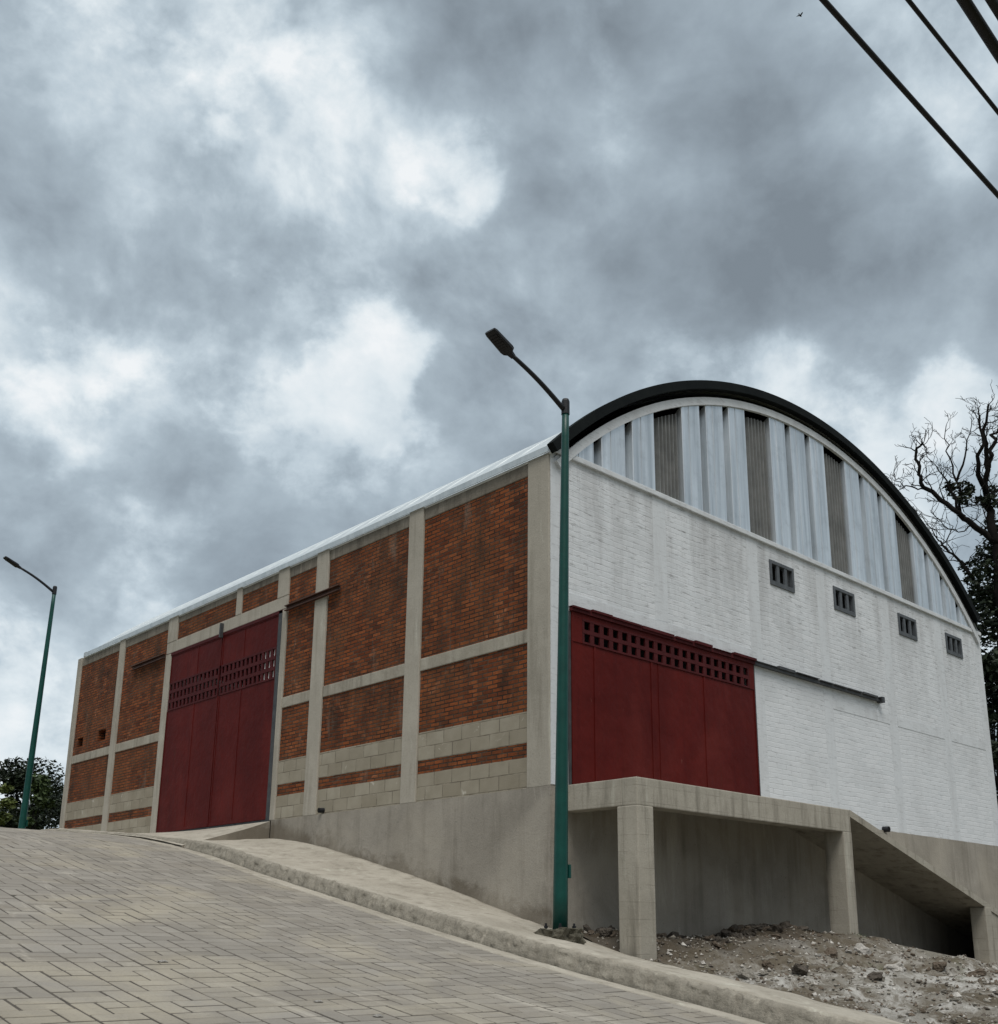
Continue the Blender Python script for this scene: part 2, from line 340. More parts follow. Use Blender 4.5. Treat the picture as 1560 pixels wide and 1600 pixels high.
# ------------------------------------------------------------------ setting: ground, road, gutter, kerb, pavement
def grid(xs, ys, zf, name, mat, skirt=0):
    b = MB(); nx = len(xs)
    vs = [(x, y, zf(x, y)) for y in ys for x in xs]; fs = []
    for j in range(len(ys)-1):
        for i in range(nx-1): fs.append((j*nx+i, j*nx+i+1, (j+1)*nx+i+1, (j+1)*nx+i))
    b.add(vs, fs); return b.build(name, mat, None, True)
def frange(a, b, s):
    n = max(1, round((b-a)/s)); return [a+(b-a)*i/n for i in range(n+1)]
def ground_z(x, y):
    left = zr(y)-.16
    right = -2.95+(-.4 if y < -5 else 0)
    if y < 18.5:
        t = min(1, max(0, (x-.3)/1.2)); t = t*t*(3-2*t); z = left*(1-t)+min(left, right)*t
        if x > 14: z = min(left, right)+.5*min(1, (x-14)/5)
    else: z = left
    if x < -12.8: z += -.1+.02*fn(x, y, 0, .3)
    return z+(.05*fn(x, y, 0, .4) if (x > 16 or y > 20) else 0)
gx = [-600,-200,-80,-40,-25,-18,-14,-12.9,-12.7,-8,-4,-1.8,-.6,.2,.5,.8,1.1,1.4,1.7,3,6,10,13.9,14.5,16,18,20,24,30,45,80,200,600]
gy = [-600,-200,-80]+frange(-60,-14,4)[0:]+frange(-12,34,.5)+[38,44,52,60,80,120,200,600]
tag(grid(gx, gy, ground_z, 'ground', M_GROUND), kind='structure')

road = MB()
X0, X1, Y0, Y1 = XK-GW, -12.7, -15, 24
ys = frange(Y0, Y1, .5)
for a, b_ in zip(ys, ys[1:]):
    road.add([(X0,a,zr(a)-.0035),(X0,b_,zr(b_)-.0035),(X1,b_,zr(b_)-.0035),(X1,a,zr(a)-.0035)], [(0,1,2,3)], 1)
def paver(x0, x1, y0, y1):
    x1 = min(x1, X0); 
    if x1-x0 < .04 or y1-y0 < .04: return
    g = .0095; c = .006; hz = random.gauss(.001, .0012); tx = random.gauss(0, .004); ty = random.gauss(0, .004)
    j = [random.gauss(0, .0016) for _ in range(4)]
    x0 += g+j[0]; x1 -= g+j[1]; y0 += g+j[2]; y1 -= g+j[3]
    mx, my = (x0+x1)/2, (y0+y1)/2
    und = 0
    def P(x, y, dz): return (x, y, zr(y)+und+hz+tx*(x-mx)+ty*(y-my)+dz)
    o = [(x0,y0),(x1,y0),(x1,y1),(x0,y1)]; i = [(x0+c,y0+c),(x1-c,y0+c),(x1-c,y1-c),(x0+c,y1-c)]
    vs = [P(x,y,-.02) for x,y in o]+[P(x,y,-.004) for x,y in o]+[P(x,y,0) for x,y in i]
    fs = [(8,9,10,11)]
    for k in range(4): q = (k+1) % 4; fs += [(k,q,4+q,4+k),(4+k,4+q,8+q,8+k)]
    road.add(vs, fs, 0, min(1, max(0, random.gauss(.5, .23))))
W_ = .17; L_ = .34
ns = int((X0-X1)/(W_+L_))+1
for s_ in range(ns):
    xs0 = X0-(s_+1)*(L_+W_); off = random.random()*.3
    y = Y0-off; k = random.random() < .5
    while y < Y1:
        if y > 16 and random.random() < 0: pass
        a, b_ = (xs0, xs0+L_) if k else (xs0+W_, xs0+W_+L_)
        v0 = xs0+L_ if k else xs0
        paver(a, b_, y, y+W_); 
        if random.random() < .28: paver(a, (a+b_)/2, y+W_, y+L_); paver((a+b_)/2, b_, y+W_, y+L_)
        else: paver(a, b_, y+W_, y+L_)
        paver(v0, v0+W_, y, y+L_)
        y += L_; k = not k if random.random() < .85 else k
tag(road.build('road', [M_PAVER, M_JOINT]), kind='structure')

def strip(name, mat, prof, ys, rough=0, rs=6.0, seed=0):
    b = MB(); n = None; vs = []
    for y in ys:
        p = prof(y); n = len(p)
        for k, (x, z) in enumerate(p):
            d = rough*fbm(x*1.0+seed, y, z, rs, 4) if 0 < k < n-1 else 0
            vs.append((x+d*.8, y, z+d*.5))
    fs = [(j*n+i, j*n+i+1, (j+1)*n+i+1, (j+1)*n+i) for j in range(len(ys)-1) for i in range(n-1)]
    b.add(vs, fs); o = b.build(name, mat, None, True); return tag(o, kind='structure')
YS = frange(-12, 24, .04)
def gut(y):
    z = zr(y); return [(X0-.004, z-.03),(X0-.002, z+.004),(X0+.05, z+.006),(X0+.2, z-.002),(XK-.05, z-.016),(XK-.024, z-.022),(XK-.020, z-.12)]
strip('gutter', M_WALK, gut, frange(-12, 24, .12), .008, 4)
def kerb(y):
    z = zr(y); h = kerb_h(y); r = [(XK+.002, z-.12)]
    for k in range(1, 8): t = k/8; r.append((XK+.07*t, z-.03+(h+.03)*t))
    if (y % 1.0) < .039: r = [(x+.022, zz-.012) for x, zz in r]
    r += [(XK+.085, z+h+.004),(XK+.13, z+h+.004),(XK+.18, z+h-.008),(XK+.24, z+h-.09)]; return r
strip('kerb', M_KERB, kerb, YS, .030, 15, 4)
def walk(y):
    zk = zr(y)+kerb_h(y); r = []
    xe = -.002 if y > -.05 else .10
    ze = zw(y)
    r.append((XK+.135, zk-.03))
    for k in range(13):
        t = k/12; x = XK+.14+(xe-XK-.14)*t; r.append((x, zk+.014+(ze-zk-.014)*t*t*(1.6-.6*t)))
    if y <= -.05: r.append((xe+.03, ze-.12))
    else: r.append((xe+.0, ze-.12))
    return r
strip('sidewalk', M_WALK, walk, frange(-12, 24, .1), .03, 2.2, 9)
# driveway apron in front of the side gate
b = MB(); ap = []
AY = frange(7.02, 12.05, .25)
for y in AY:
    row = []
    for k in range(9):
        t = k/8; x = -.06+(XK-.02+.06)*t; zt = -.035+(zr(y)+.012+.035)*(t**.9)
        row.append((x, y, zt+.006*fn(x*3, y*3)))
    ap.append(row)
n = 9; vs = [p for r in ap for p in r]; fs = [(j*n+i, (j+1)*n+i, (j+1)*n+i+1, j*n+i+1) for j in range(len(AY)-1) for i in range(n-1)]
b.add(vs, fs)
for row in (ap[0], ap[-1]):
    for p, q in zip(row, row[1:]): b.add([p, q, (q[0],q[1],q[2]-.55), (p[0],p[1],p[2]-.55)], [(0,1,2,3)], 1)
tag(b.build('driveway_apron', [M_WALK, M_PLAS]), kind='structure')

# dirt lot with heaps of spoil, right of the pavement
CTL = [(0,0,-1.90),(.8,-.25,-1.915),(2.45,0,-1.95),(4.7,0,-1.78),(4.2,-.5,-1.80),(6.8,0,-1.96),(5.2,-1.31,-1.90),(3,-1.0,-2.0),(6.6,-1.45,-2.17),(8,-1.4,-2.37),(10,-1.4,-2.62),(14,-1.5,-2.75),
       (.25,-1.36,-2.22),(.25,-2.63,-2.42),(.25,-3.93,-2.63),(.25,-4.6,-2.76),(.25,-7,-3.2),(.25,-9,-3.55),(2,-2.6,-2.30),(3.5,-3,-2.42),(5,-2.4,-2.22),(7.5,-2.4,-2.44),(6,-4,-2.58),(9.5,-3,-2.66),(5,-6,-3.0),(10,-6,-3.0),(16,-4,-2.9),(15,-9,-3.5),(8,0,-2.1),(12,0,-2.6)]
def dirt_base(x, y):
    sw = sz = 0
    for a, b_, z in CTL:
        w = 1/((x-a)**2+(y-b_)**2+.05)**1.6; sw += w; sz += w*z
    return sz/sw
def dirt_z(x, y):
    e = min(1, max(0, (x-.1)/.5)); n1 = fbm(x, y, 0, .9, 5); n2 = mnoise.fractal(Vector((x*3.2, y*3.2, 9)), .8, 2.1, 5)
    inside = 1 if y > -1.3 else .0
    tr_ = .20*math.exp(-((y+1.7)/.6)**2)*min(1, max(0, (x-5.4)/.8)) if y < -1.2 else 0
    return dirt_base(x, y)-tr_+e*(.06*n1+.06*n2)+.10*e*max(0, fn(x, y, 5, 1.6))*(1-inside*.5)
dx = frange(.09, 7, .06)+frange(7.2, 16.5, .15)[1:]; dy = frange(-10, -5.2, .2)+frange(-5.1, -.035, .055)
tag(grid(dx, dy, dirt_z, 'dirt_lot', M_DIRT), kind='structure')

# ------------------------------------------------------------------ the warehouse
H = 4.8; BW = 14.09; BL = 17.2
wh = tag(empty('warehouse', (7, 8.5, 0)), 'long arched roof warehouse with red brick side wall and white painted gable', 'warehouse')
def part(name, fnc, mat, parent=wh, label=None, smooth=False):
    b = MB(); fnc(b); o = b.build(name, mat, parent, smooth)
    if label: o['label'] = label
    return o
# concrete columns in the brick wall (proud of the brick)
COLS = [(0.0,.44,-.02,H-.02),(2.87,3.25,-.02,H),(5.61,6.0,-.02,H),(6.95,7.11,-.02,3.96),(6.95,7.34,4.222,H),(11.74,12.0,-.3,3.96),(11.55,12.0,4.222,H),(14.3,14.6,-.4,H),(16.94,BL,-.6,H),(8.74,8.95,4.222,H)]
for y0, y1, z0, z1 in COLS:
    x0 = -.035
    part('column', lambda b: b.cham((x0 if y0 > 0 else -.03, y0 if y0 > 0 else .012, z0), (.13, y1, z1), .012), M_CON)
bays = [(.44,2.87),(3.25,5.61),(6.0,6.95),(12.0,14.3),(14.6,16.94)]
def panel_with_holes(b, y0, y1, z0, z1, holes, d=.15, mi=0):
    yy = sorted({y0, y1, *[h[k] for h in holes for k in (0,1)]}); zz = sorted({z0, z1, *[h[k] for h in holes for k in (2,3)]})
    for a, c in zip(yy, yy[1:]):
        for e, g in zip(zz, zz[1:]):
            if any(h[0] <= a and c <= h[1] and h[2] <= e and g <= h[3] for h in holes): continue
            b.add([(0,a,e),(0,a,g),(0,c,g),(0,c,e)], [(0,1,2,3)], mi)
    for h in holes:
        a, c, e, g = h
        b.add([(0,a,e),(0,c,e),(0,c,g),(0,a,g),(d,a,e),(d,c,e),(d,c,g),(d,a,g)], [(0,1,5,4),(1,2,6,5),(2,3,7,6),(3,0,4,7)], mi)
        b.add([(d,a,e),(d,c,e),(d,c,g),(d,a,g)], [(0,1,2,3)], 1)
for y0, y1 in bays:
    part('tie_beam', lambda b: b.cham((-.018, y0, 2.03), (.1, y1, 2.23), .012), M_BEAM)
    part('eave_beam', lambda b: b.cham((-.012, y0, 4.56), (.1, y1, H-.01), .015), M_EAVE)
    holes = [(14.99,15.44,2.43,2.70),(16.36,16.70,2.43,2.66)] if y0 == 14.6 else []
    part('brick_panel', lambda b: panel_with_holes(b, y0, y1, 2.23, 4.56, holes), [M_BRICK, M_DARK])
    part('brick_panel', lambda b: panel_with_holes(b, y0, y1, 1.05, 2.03, []), M_BRICK)
    part('block_course', lambda b: b.box((-.004, y0, .61), (.1, y1, 1.05)), M_BLOCK)
    part('brick_band', lambda b: panel_with_holes(b, y0, y1, .41, .61, []), M_BRICK)
    part('block_course', lambda b: b.box((-.004, y0, -.6 if y0 > 11 else -.05), (.1, y1, .41)), M_BLOCK)
part('lintel', lambda b: b.cham((-.030, 6.952, 3.965), (.12, 11.998, 4.22), .012), M_CON)
for y0, y1 in ((7.34,8.74),(8.95,11.55)):
    part('brick_panel', lambda b: panel_with_holes(b, y0, y1, 4.22, 4.62, []), M_BRICK)
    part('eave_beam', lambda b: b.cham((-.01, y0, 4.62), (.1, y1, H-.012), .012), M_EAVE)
# plastered base wall
def base_wall(b):
    b.box((-.045, .0, -2.6), (.1, 7.02, -.022))
    b.box((.1, -.025, -3.2), (BW, .05, -.004)); b.box((-.045, -.025, -3.2), (.1, 0, -.022))
part('base_wall', base_wall, M_PLAS)
def sill(b): b.cham((-.055, -.02, -.05), (-.0452, 5.55, -.01), .004)
# back and far side
def shell(b):
    b.box((.1, BL-.15, -1), (BW, BL, 5.0)); b.box((BW-.15, .1, -3), (BW, BL-.15, H)); b.box((.14, .16, -.35), (BW-.15, BL-.15, -.25))
part('rear_wall', shell, M_PLAS)
# white gable wall
DX0, DX1, DZ1 = .37, 4.79, 2.47
VX = [(5.52,6.26),(7.66,8.40),(10.18,10.93),(12.31,13.02)]; VZ = (4.09,4.52)
def gable(b):
    holes = [(DX0,DX1,0,DZ1)]+[(a,c,*VZ) for a, c in VX]
    xx = sorted({0.0, BW, *[h[k] for h in holes for k in (0,1)]}); zz = sorted({0.0, H, *[h[k] for h in holes for k in (2,3)]})
    for a, c in zip(xx, xx[1:]):
        for e, g in zip(zz, zz[1:]):
            if any(h[0] <= a and c <= h[1] and h[2] <= e and g <= h[3] for h in holes): continue
            b.add([(a,0,e),(c,0,e),(c,0,g),(a,0,g)], [(0,1,2,3)])
    for a, c, e, g in holes:
        b.add([(a,0,e),(c,0,e),(c,0,g),(a,0,g),(a,.15,e),(c,.15,e),(c,.15,g),(a,.15,g)], [(1,0,4,5),(2,1,5,6),(3,2,6,7),(0,3,7,4)])
        b.add([(a,.15,e),(c,.15,e),(c,.15,g),(a,.15,g)], [(0,1,2,3)], 1)
    b.add([(0,0,0),(0,0,H),(0,.012,H),(0,.012,0)], [(0,1,2,3)]); b.add([(BW,0,-2),(BW,0,H),(BW,.15,H),(BW,.15,-2)], [(3,2,1,0)])
part('gable_wall', gable, [M_WB, M_DARK])
for a, c in ((.0,.33),(2.28,2.6),(4.82,5.14),(7.05,7.35),(9.45,9.78),(11.78,12.1),(13.77,BW)):   # painted concrete columns
    z0 = DZ1+.29 if a == 2.28 else 0.002
    part('painted_column', lambda b: b.cham((a+.001, -.003, z0), (c-.001, .05, H-.002), .0015), M_WP)
for a, c, z0, z1 in ((.33,2.28,2.55,2.75),(2.28,2.6,2.55,2.75),(2.6,4.82,2.55,2.75),(7.35,9.45,2.1,2.3),(9.78,11.78,2.1,2.3),(12.1,13.77,2.1,2.3)):
    part('painted_beam', lambda b: b.cham((a+.001, -.011 if z0 > 2.4 else -.006, z0), (c-.001, .05, z1), .002), M_WP)
part('wall_cap', lambda b: b.cham((-.01, -.045, H+.0), (BW+.01, .14, H+.085), .01), M_WP)
# arched gable cladding
CXA, CZA = 7.04, -2.10
def arc_z(x, r): 
    d = r*r-(x-CXA)**2
    return CZA+math.sqrt(max(d, .01))
RI = 9.60                                   # under the trim
tans = [(2.5,3.06),(5.10,5.72),(7.79,8.38),(10.56,11.09)]
def clad(b):
    segs = [(.32,2.5,3),(3.06,5.10,3),(5.72,7.79,3),(8.38,10.56,3),(11.09,13.75,4)]
    for a, c, n in segs:
        w = (c-a)/n; pr = [(a, .13)]
        for k in range(n):
            s0 = a+k*w
            pr += [(s0+.035,-.015),(s0+.05,-.022),(s0+w*.33,-.022),(s0+w*.335,-.030),(s0+w*.35,-.030),(s0+w*.36,-.022),(s0+w-.155,-.022),(s0+w-.14,-.015),(s0+w-.10,.12)]
            pr += [(s0+w, .13)]
        for (xa, ya), (xb, yb) in zip(pr, pr[1:]):
            top = lambda x, y: max(H+.09, arc_z(x, RI)-(.0 if y < .05 else .10))
            deep = ya > .05 or yb > .05
            za, zb = max(H+.086, arc_z(xa, RI)-(.13 if deep and ya > .05 else 0)), max(H+.086, arc_z(xb, RI)-(.13 if deep and yb > .05 else 0))
            if xb-xa < 1e-4: continue
            b.add([(xa,ya,H+.085),(xb,yb,H+.085),(xb,yb,zb),(xa,ya,za)], [(0,1,2,3)])
part('gable_cladding', clad, M_ZINC)
for a, c in tans:
    def tp(b):
        n = 6; w = (c-a)/n; pr = [(a-.002,.09)]
        for k in range(n):
            s0 = a+k*w; pr += [(s0+w*.12,.088),(s0+w*.34,.030),(s0+w*.62,.030),(s0+w*.84,.088)]
        pr.append((c+.002,.09))
        for (xa, ya), (xb, yb) in zip(pr, pr[1:]):
            b.add([(xa,ya,H+.085),(xb,yb,H+.085),(xb,yb,arc_z(xb,RI)-.12),(xa,ya,arc_z(xa,RI)-.12)], [(0,1,2,3)])
    part('translucent_panel', tp, M_TRANS, wh, 'ribbed tan translucent panel in the gable cladding')
def ring(b, r0, r1, y0, y1, a0, a1, n=96):
    for k in range(n):
        t0, t1 = a0+(a1-a0)*k/n, a0+(a1-a0)*(k+1)/n
        P = lambda r, t, y: (CXA+r*math.cos(t), y, CZA+r*math.sin(t))
        vs = [P(r0,t0,y0),P(r0,t1,y0),P(r1,t1,y0),P(r1,t0,y0),P(r0,t0,y1),P(r0,t1,y1),P(r1,t1,y1),P(r1,t0,y1)]
        fs = [(0,1,2,3),(7,6,5,4),(4,5,1,0),(3,2,6,7)]
        if k == 0: fs.append((0,3,7,4))
        if k == n-1: fs.append((1,5,6,2))
        b.add(vs, fs)
aw = math.acos(7.13/9.72)
part('arch_trim', lambda b: ring(b, RI-.02, RI+.115, -.055, .0, math.acos(6.93/9.66), math.pi-math.acos(6.93/9.66)), M_WP)
ao = math.acos(7.12/10.0)
part('roof_rim', lambda b: ring(b, 9.83, 9.98, -.15, -.028, math.acos(6.85/9.985), math.pi-ao+.006), M_RIM)
def roof(b):
    RS = 9.87; a0 = math.acos(7.075/RS); a1 = math.pi-a0; n = 72
    yy = []; y = -.03
    while y < BL-.5: yy += [(y,0),(y+.46,0),(y+.49,-.05),(y+.55,-.05),(y+.58,0)]; y += .60
    yy = [p for p in yy if p[0] <= BL-.45]+[(BL-.42,0)]
    m = len(yy); vs = []
    for k in range(n+1):
        t = a0+(a1-a0)*k/n
        for y, d in yy: d *= min(1, max(0, (min(k, n-k)-2)/3)); vs.append((CXA+(RS+d*.5)*math.cos(t), y, CZA+(RS+d*.5)*math.sin(t)))
    fs = [(k*m+i, k*m+i+1, (k+1)*m+i+1, (k+1)*m+i) for k in range(n) for i in range(m-1)]
    b.add(vs, fs)
    vs2 = [(CXA+(RS-.10)*math.cos(a0+(a1-a0)*k/n), y, CZA+(RS-.10)*math.sin(a0+(a1-a0)*k/n)) for k in range(n+1) for y in (-.03, BL-.42)]
    b.add(vs2, [(2*k, 2*k+2, 2*k+3, 2*k+1) for k in range(n)], 1)
    for a in (a0, a1):
        P = lambda r, y: (CXA+r*math.cos(a), y, CZA+r*math.sin(a))
        b.add([P(RS-.1,-.03), P(RS-.005,-.03), P(RS-.005,BL-.42), P(RS-.1,BL-.42)], [(0,1,2,3)], 0)
part('roof', roof, [M_ROOF, M_RIM], wh, None)
def eave(b):
    y = -.028
    while y < BL-.6:
        y2 = min(y+2.44, BL-.43); j = random.uniform(-.004,.004)
        b.box((-.066+j, y, H-.02), (-.054+j, y2-.006, H+.075)); y = y2
part('eave_flashing', eave, M_ROOF)
part('rear_gable', lambda b: [b.add([(x, BL-.44, H), (x+.44, BL-.44, H), (x+.44, BL-.44, arc_z(x+.44, 9.8)), (x, BL-.44, arc_z(x, 9.8))], [(3,2,1,0)]) for x in [k*.44 for k in range(32)]], M_ZINC)
# vents
v0 = None
for i, (a, c) in enumerate(VX):
    if v0 is None:
        b = MB(); w = c-a; z0, z1 = VZ; f = .045
        b.box((a-.015,-.02,z0-.015),(a+f,.05,z1+.015)); b.box((c-f,-.02,z0-.015),(c+.015,.05,z1+.015))
        b.box((a+f,-.02,z1-f),(c-f,.10,z1+.015)); b.box((a+f,-.02,z0-.015),(c-f,.10,z0+f+.02))
        iw = (c-a-2*f-2*.085)/3
        for k in (1, 2): xk = a+f+k*iw+(k-1)*.085; b.box((xk,-.012,z0+f+.02),(xk+.085,.025,z1-f))
        v0 = b.build('vent', M_VENT, wh); vo = v0
    else:
        vo = v0.copy(); COL.objects.link(vo); vo.location = (a-VX[0][0], 0, 0)
# drain spouts
def spout(b, p, d, r=.05, l=.16):
    q = Vector(p)+Vector(d)*l; n = 14
    b.tube([p, q], r, n); 
part('drain_pipe', lambda b: (b.tube([(.0,5.40,.045),(-.10,5.40,.037)], .042, 14, 0, False), b.tube([(-.10,5.40,.037),(-.02,5.40,.044)], .034, 14, 1)), [M_BLACK, M_DARK])
part('drain_pipe', lambda b: (b.tube([(8.85,.03,.02),(8.85,-.12,.013)], .052, 14, 0, False), b.tube([(8.85,-.12,.013),(8.85,0,.02)], .042, 14, 1)), [M_BLACK, M_DARK])

# ---- sliding gate in the brick wall
gate = part('sliding_gate', lambda b: None, M_RED) if False else None
GY0, GY1, GZ0, GZ1 = 7.11, 11.73, .015, 3.955
def lattice(b, axis, u0, u1, z0, z1, nu, nz, d0, d1, ju=.42, jz=.3):
    # bars of a perforated band: nz rows of nu openings; ju, jz are the solid share
    du = (u1-u0)/nu; dz = (z1-z0)/nz
    def bx(ua, ub, za, zb, e=0):
        if axis == 'x': b.box((d0+e, ua, za), (d1-e, ub, zb))
        else: b.box((ua, d0+e, za), (ub, d1-e, zb))
    for k in range(nz+1):
        zc = z0+k*dz; bx(u0, u1, max(z0, zc-dz*jz/2), min(z1, zc+dz*jz/2))
    for k in range(nu+1):
        uc = u0+k*du
        for r in range(nz):
            bx(max(u0, uc-du*ju/2), min(u1, uc+du*ju/2), z0+r*dz+dz*jz/2, z0+(r+1)*dz-dz*jz/2, .003)
def leaf(parent, y0, y1, seam):
    # one gate leaf: frame, two sheet bays, lattice band
    b = MB(); x0, x1 = -.020, .012; t = .05
    LZ0, LZ1 = 2.64, 3.27
    for ya, yb in ((y0,seam),(seam,y1)):
        b.box((x0+.008, ya+.012, GZ0+.02), (x1-.006, yb-.012, LZ0)); b.box((x0+.008, ya+.012, LZ1), (x1-.006, yb-.012, GZ1-.03))
    for y in (y0, seam-.02, y1-.04): b.box((x0, y+.003, GZ0), (x1, y+.037, LZ0-.004)); b.box((x0, y+.003, LZ1+.004), (x1, y+.037, GZ1-.02))
    b.box((x0-.003, y0+.04, GZ0), (x1-.01, y1-.04, GZ0+.06)); b.box((x0-.003, y0+.04, GZ1-.08), (x1-.01, y1-.04, GZ1-.02))
    o = b.build('gate_leaf', M_RED, parent)
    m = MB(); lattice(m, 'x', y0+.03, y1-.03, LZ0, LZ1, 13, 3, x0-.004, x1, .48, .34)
    lo = m.build('lattice', M_REDD, o); return o
leaf(wh, GY0+.13, 9.42, 8.53); leaf(wh, 9.45, GY1, 10.48)
part('gate_frame', lambda b: (b.box((-.034, GY0+.005, -.03), (.05, GY0+.125, GZ1)), b.box((-.01, GY0, -.05), (.1, GY1, .012))), M_STEEL)
for ya, yb in ((5.17,6.95),(12.0,13.7)):
    part('gate_rail', lambda b: b.add([(x, y, z) for y in (ya, yb) for x, z in ((-.10,3.885),(-.036,3.885),(-.036,3.99),(-.10,3.99),(-.10,3.975),(-.05,3.97),(-.05,3.905),(-.10,3.90))], [(k, (k+1)%8, 8+(k+1)%8, 8+k) for k in range(8)]+[(7,6,5,4,3,2,1,0),(8,9,10,11,12,13,14,15)]), M_RAIL)
part('gate_rail', lambda b: b.box((-.034, 7.0, 3.90), (-.022, 11.95, 3.963)), M_REDD)
part('gate_backing', lambda b: b.box((.0128, 7.26, 2.66), (.016, 7.86, 3.25)), M_WHITE)
part('gate_stop', lambda b: b.box((-.10, 9.41, 3.86), (-.03, 9.46, 4.16)), M_STEEL)
# ---- sliding door in the white gable
def door(b):
    y0, y1 = -.045, -.012; z1 = DZ1
    seams = [DX0, .85, 2.11, 3.41, DX1]
    for a, c in zip(seams, seams[1:]):
        b.box((a+.008, y0+.010, .0), (c-.008, y1, 2.04))
    for s in seams: b.box((max(DX0, s-.022), y0, 0), (min(DX1, s+.022), y1-.002, 2.036))
    b.box((DX0, y0-.002, 2.405), (DX1, y1, z1)); b.box((DX0, y0, 2.04), (.585, y1, 2.404)); b.box((4.65, y0, 2.04), (DX1, y1, 2.404))
    b.box((2.26, y0+.002, 0), (2.27, y0+.012, 2.04))
do = part('sliding_door', door, M_RED)
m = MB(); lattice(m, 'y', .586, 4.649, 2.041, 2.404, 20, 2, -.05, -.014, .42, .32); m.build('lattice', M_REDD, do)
part('door_jamb', lambda b: b.box((DX0-.04,-.03,.0),(DX0-.002,.02,DZ1)), M_STEEL)
part('door_jamb', lambda b: b.box((DX1+.002,-.03,0),(DX1+.045,.02,DZ1)), M_STEEL)
def rail(b, xa, xb):
    x = xa
    b.box((xa,-.075,2.475),(xb,-.02,2.535))
    while x < xb-.08:
        w = random.uniform(.4,.8); b.box((x,-.095-random.uniform(0,.02),2.52+random.uniform(-.012,.02)),(min(xb,x+w-random.uniform(.01,.05)),-.016,2.555+random.uniform(-.015,.02))); x += w
random.seed(31)
part('door_rail', lambda b: rail(b, DX0-.02, 4.80), M_REDD)
part('door_rail', lambda b: (rail(b, 4.802, 9.08), b.box((9.0,-.12,2.46),(9.1,-.01,2.57))), M_STEEL)

# ------------------------------------------------------------------ loading platform with ramp
dock = tag(empty('loading_platform', (2.7, -.6, -2)), 'raised grey concrete platform on square posts with ramp below the white gable', 'loading platform')
SX0, SX1, SY = .19, 5.33, -1.31
part('slab', lambda b: b.box((SX0+.02, SY+.25, -.16), (SX1-.02, -.026, -.006)), M_DOCK, dock)
part('edge_beam', lambda b: b.cham((SX0, SY, -.355), (SX1, SY+.25, 0), .015), M_DOCK, dock)
part('edge_beam', lambda b: b.cham((SX0, SY+.25, -.35), (SX0+.25, -.026, -.002), .012), M_DOCK, dock)
part('post', lambda b: b.cham((SX0-.004, SY-.004, -2.75), (SX0+.31, SY+.33, -.352), .016), M_DOCK, dock)
part('post', lambda b: b.cham((SX1-.25, SY-.003, -2.4), (SX1+.004, SY+.33, -.352), .014), M_DOCK, dock)
def ramp_top(x): return -1.352*(x-SX1)/(10.156-SX1) if x > SX1 else 0
def ramp(b):
    xs = [SX1+.001]+frange(SX1+.15, 14.1, .5); T = .11
    for a, c in zip(xs, xs[1:]):
        vs = [(x, y, ramp_top(x)-dz-(.0)) for x in (a, c) for y in (SY, -.026) for dz in (0, T)]
        b.add(vs, [(0,4,6,2),(1,3,7,5),(0,1,5,4),(2,6,7,3)])
    x = xs[0]; b.add([(x,SY,0),(x,SY,-T),(x,-.026,-T),(x,-.026,0)], [(0,1,2,3)])
part('ramp', ramp, M_DOCK, dock)
part('post', lambda b: b.cham((9.86, SY-.003, -3.0), (10.12, SY+.28, ramp_top(9.86)-.12), .014), M_DOCK, dock)
part('ramp_side_wall', lambda b: b.add([(10.12,SY+.02,-3.3),(14,SY+.02,-3.3),(14,SY+.02,ramp_top(14)-.10),(10.12,SY+.02,ramp_top(10.12)-.10),(10.12,SY+.14,-3.3),(14,SY+.14,-3.3),(14,SY+.14,ramp_top(14)-.10),(10.12,SY+.14,ramp_top(10.12)-.10)], [(0,1,2,3),(7,6,5,4),(0,3,7,4)]), M_DOCK, dock)
def dwarf(b):
    xs = frange(SX1+.004, 9.858, .3)
    tz = lambda x: -1.915-.46*(x-SX1)/4.5+.012*fn(x, 0, 0, 2)
    for a, c in zip(xs, xs[1:]):
        b.add([(a,SY,-3),(c,SY,-3),(c,SY,tz(c)),(a,SY,tz(a)),(a,SY+.16,-3),(c,SY+.16,-3),(c,SY+.16,tz(c)),(a,SY+.16,tz(a))], [(0,1,2,3),(7,6,5,4),(3,2,6,7)])
part('kerb_wall', dwarf, M_DOCK, dock)

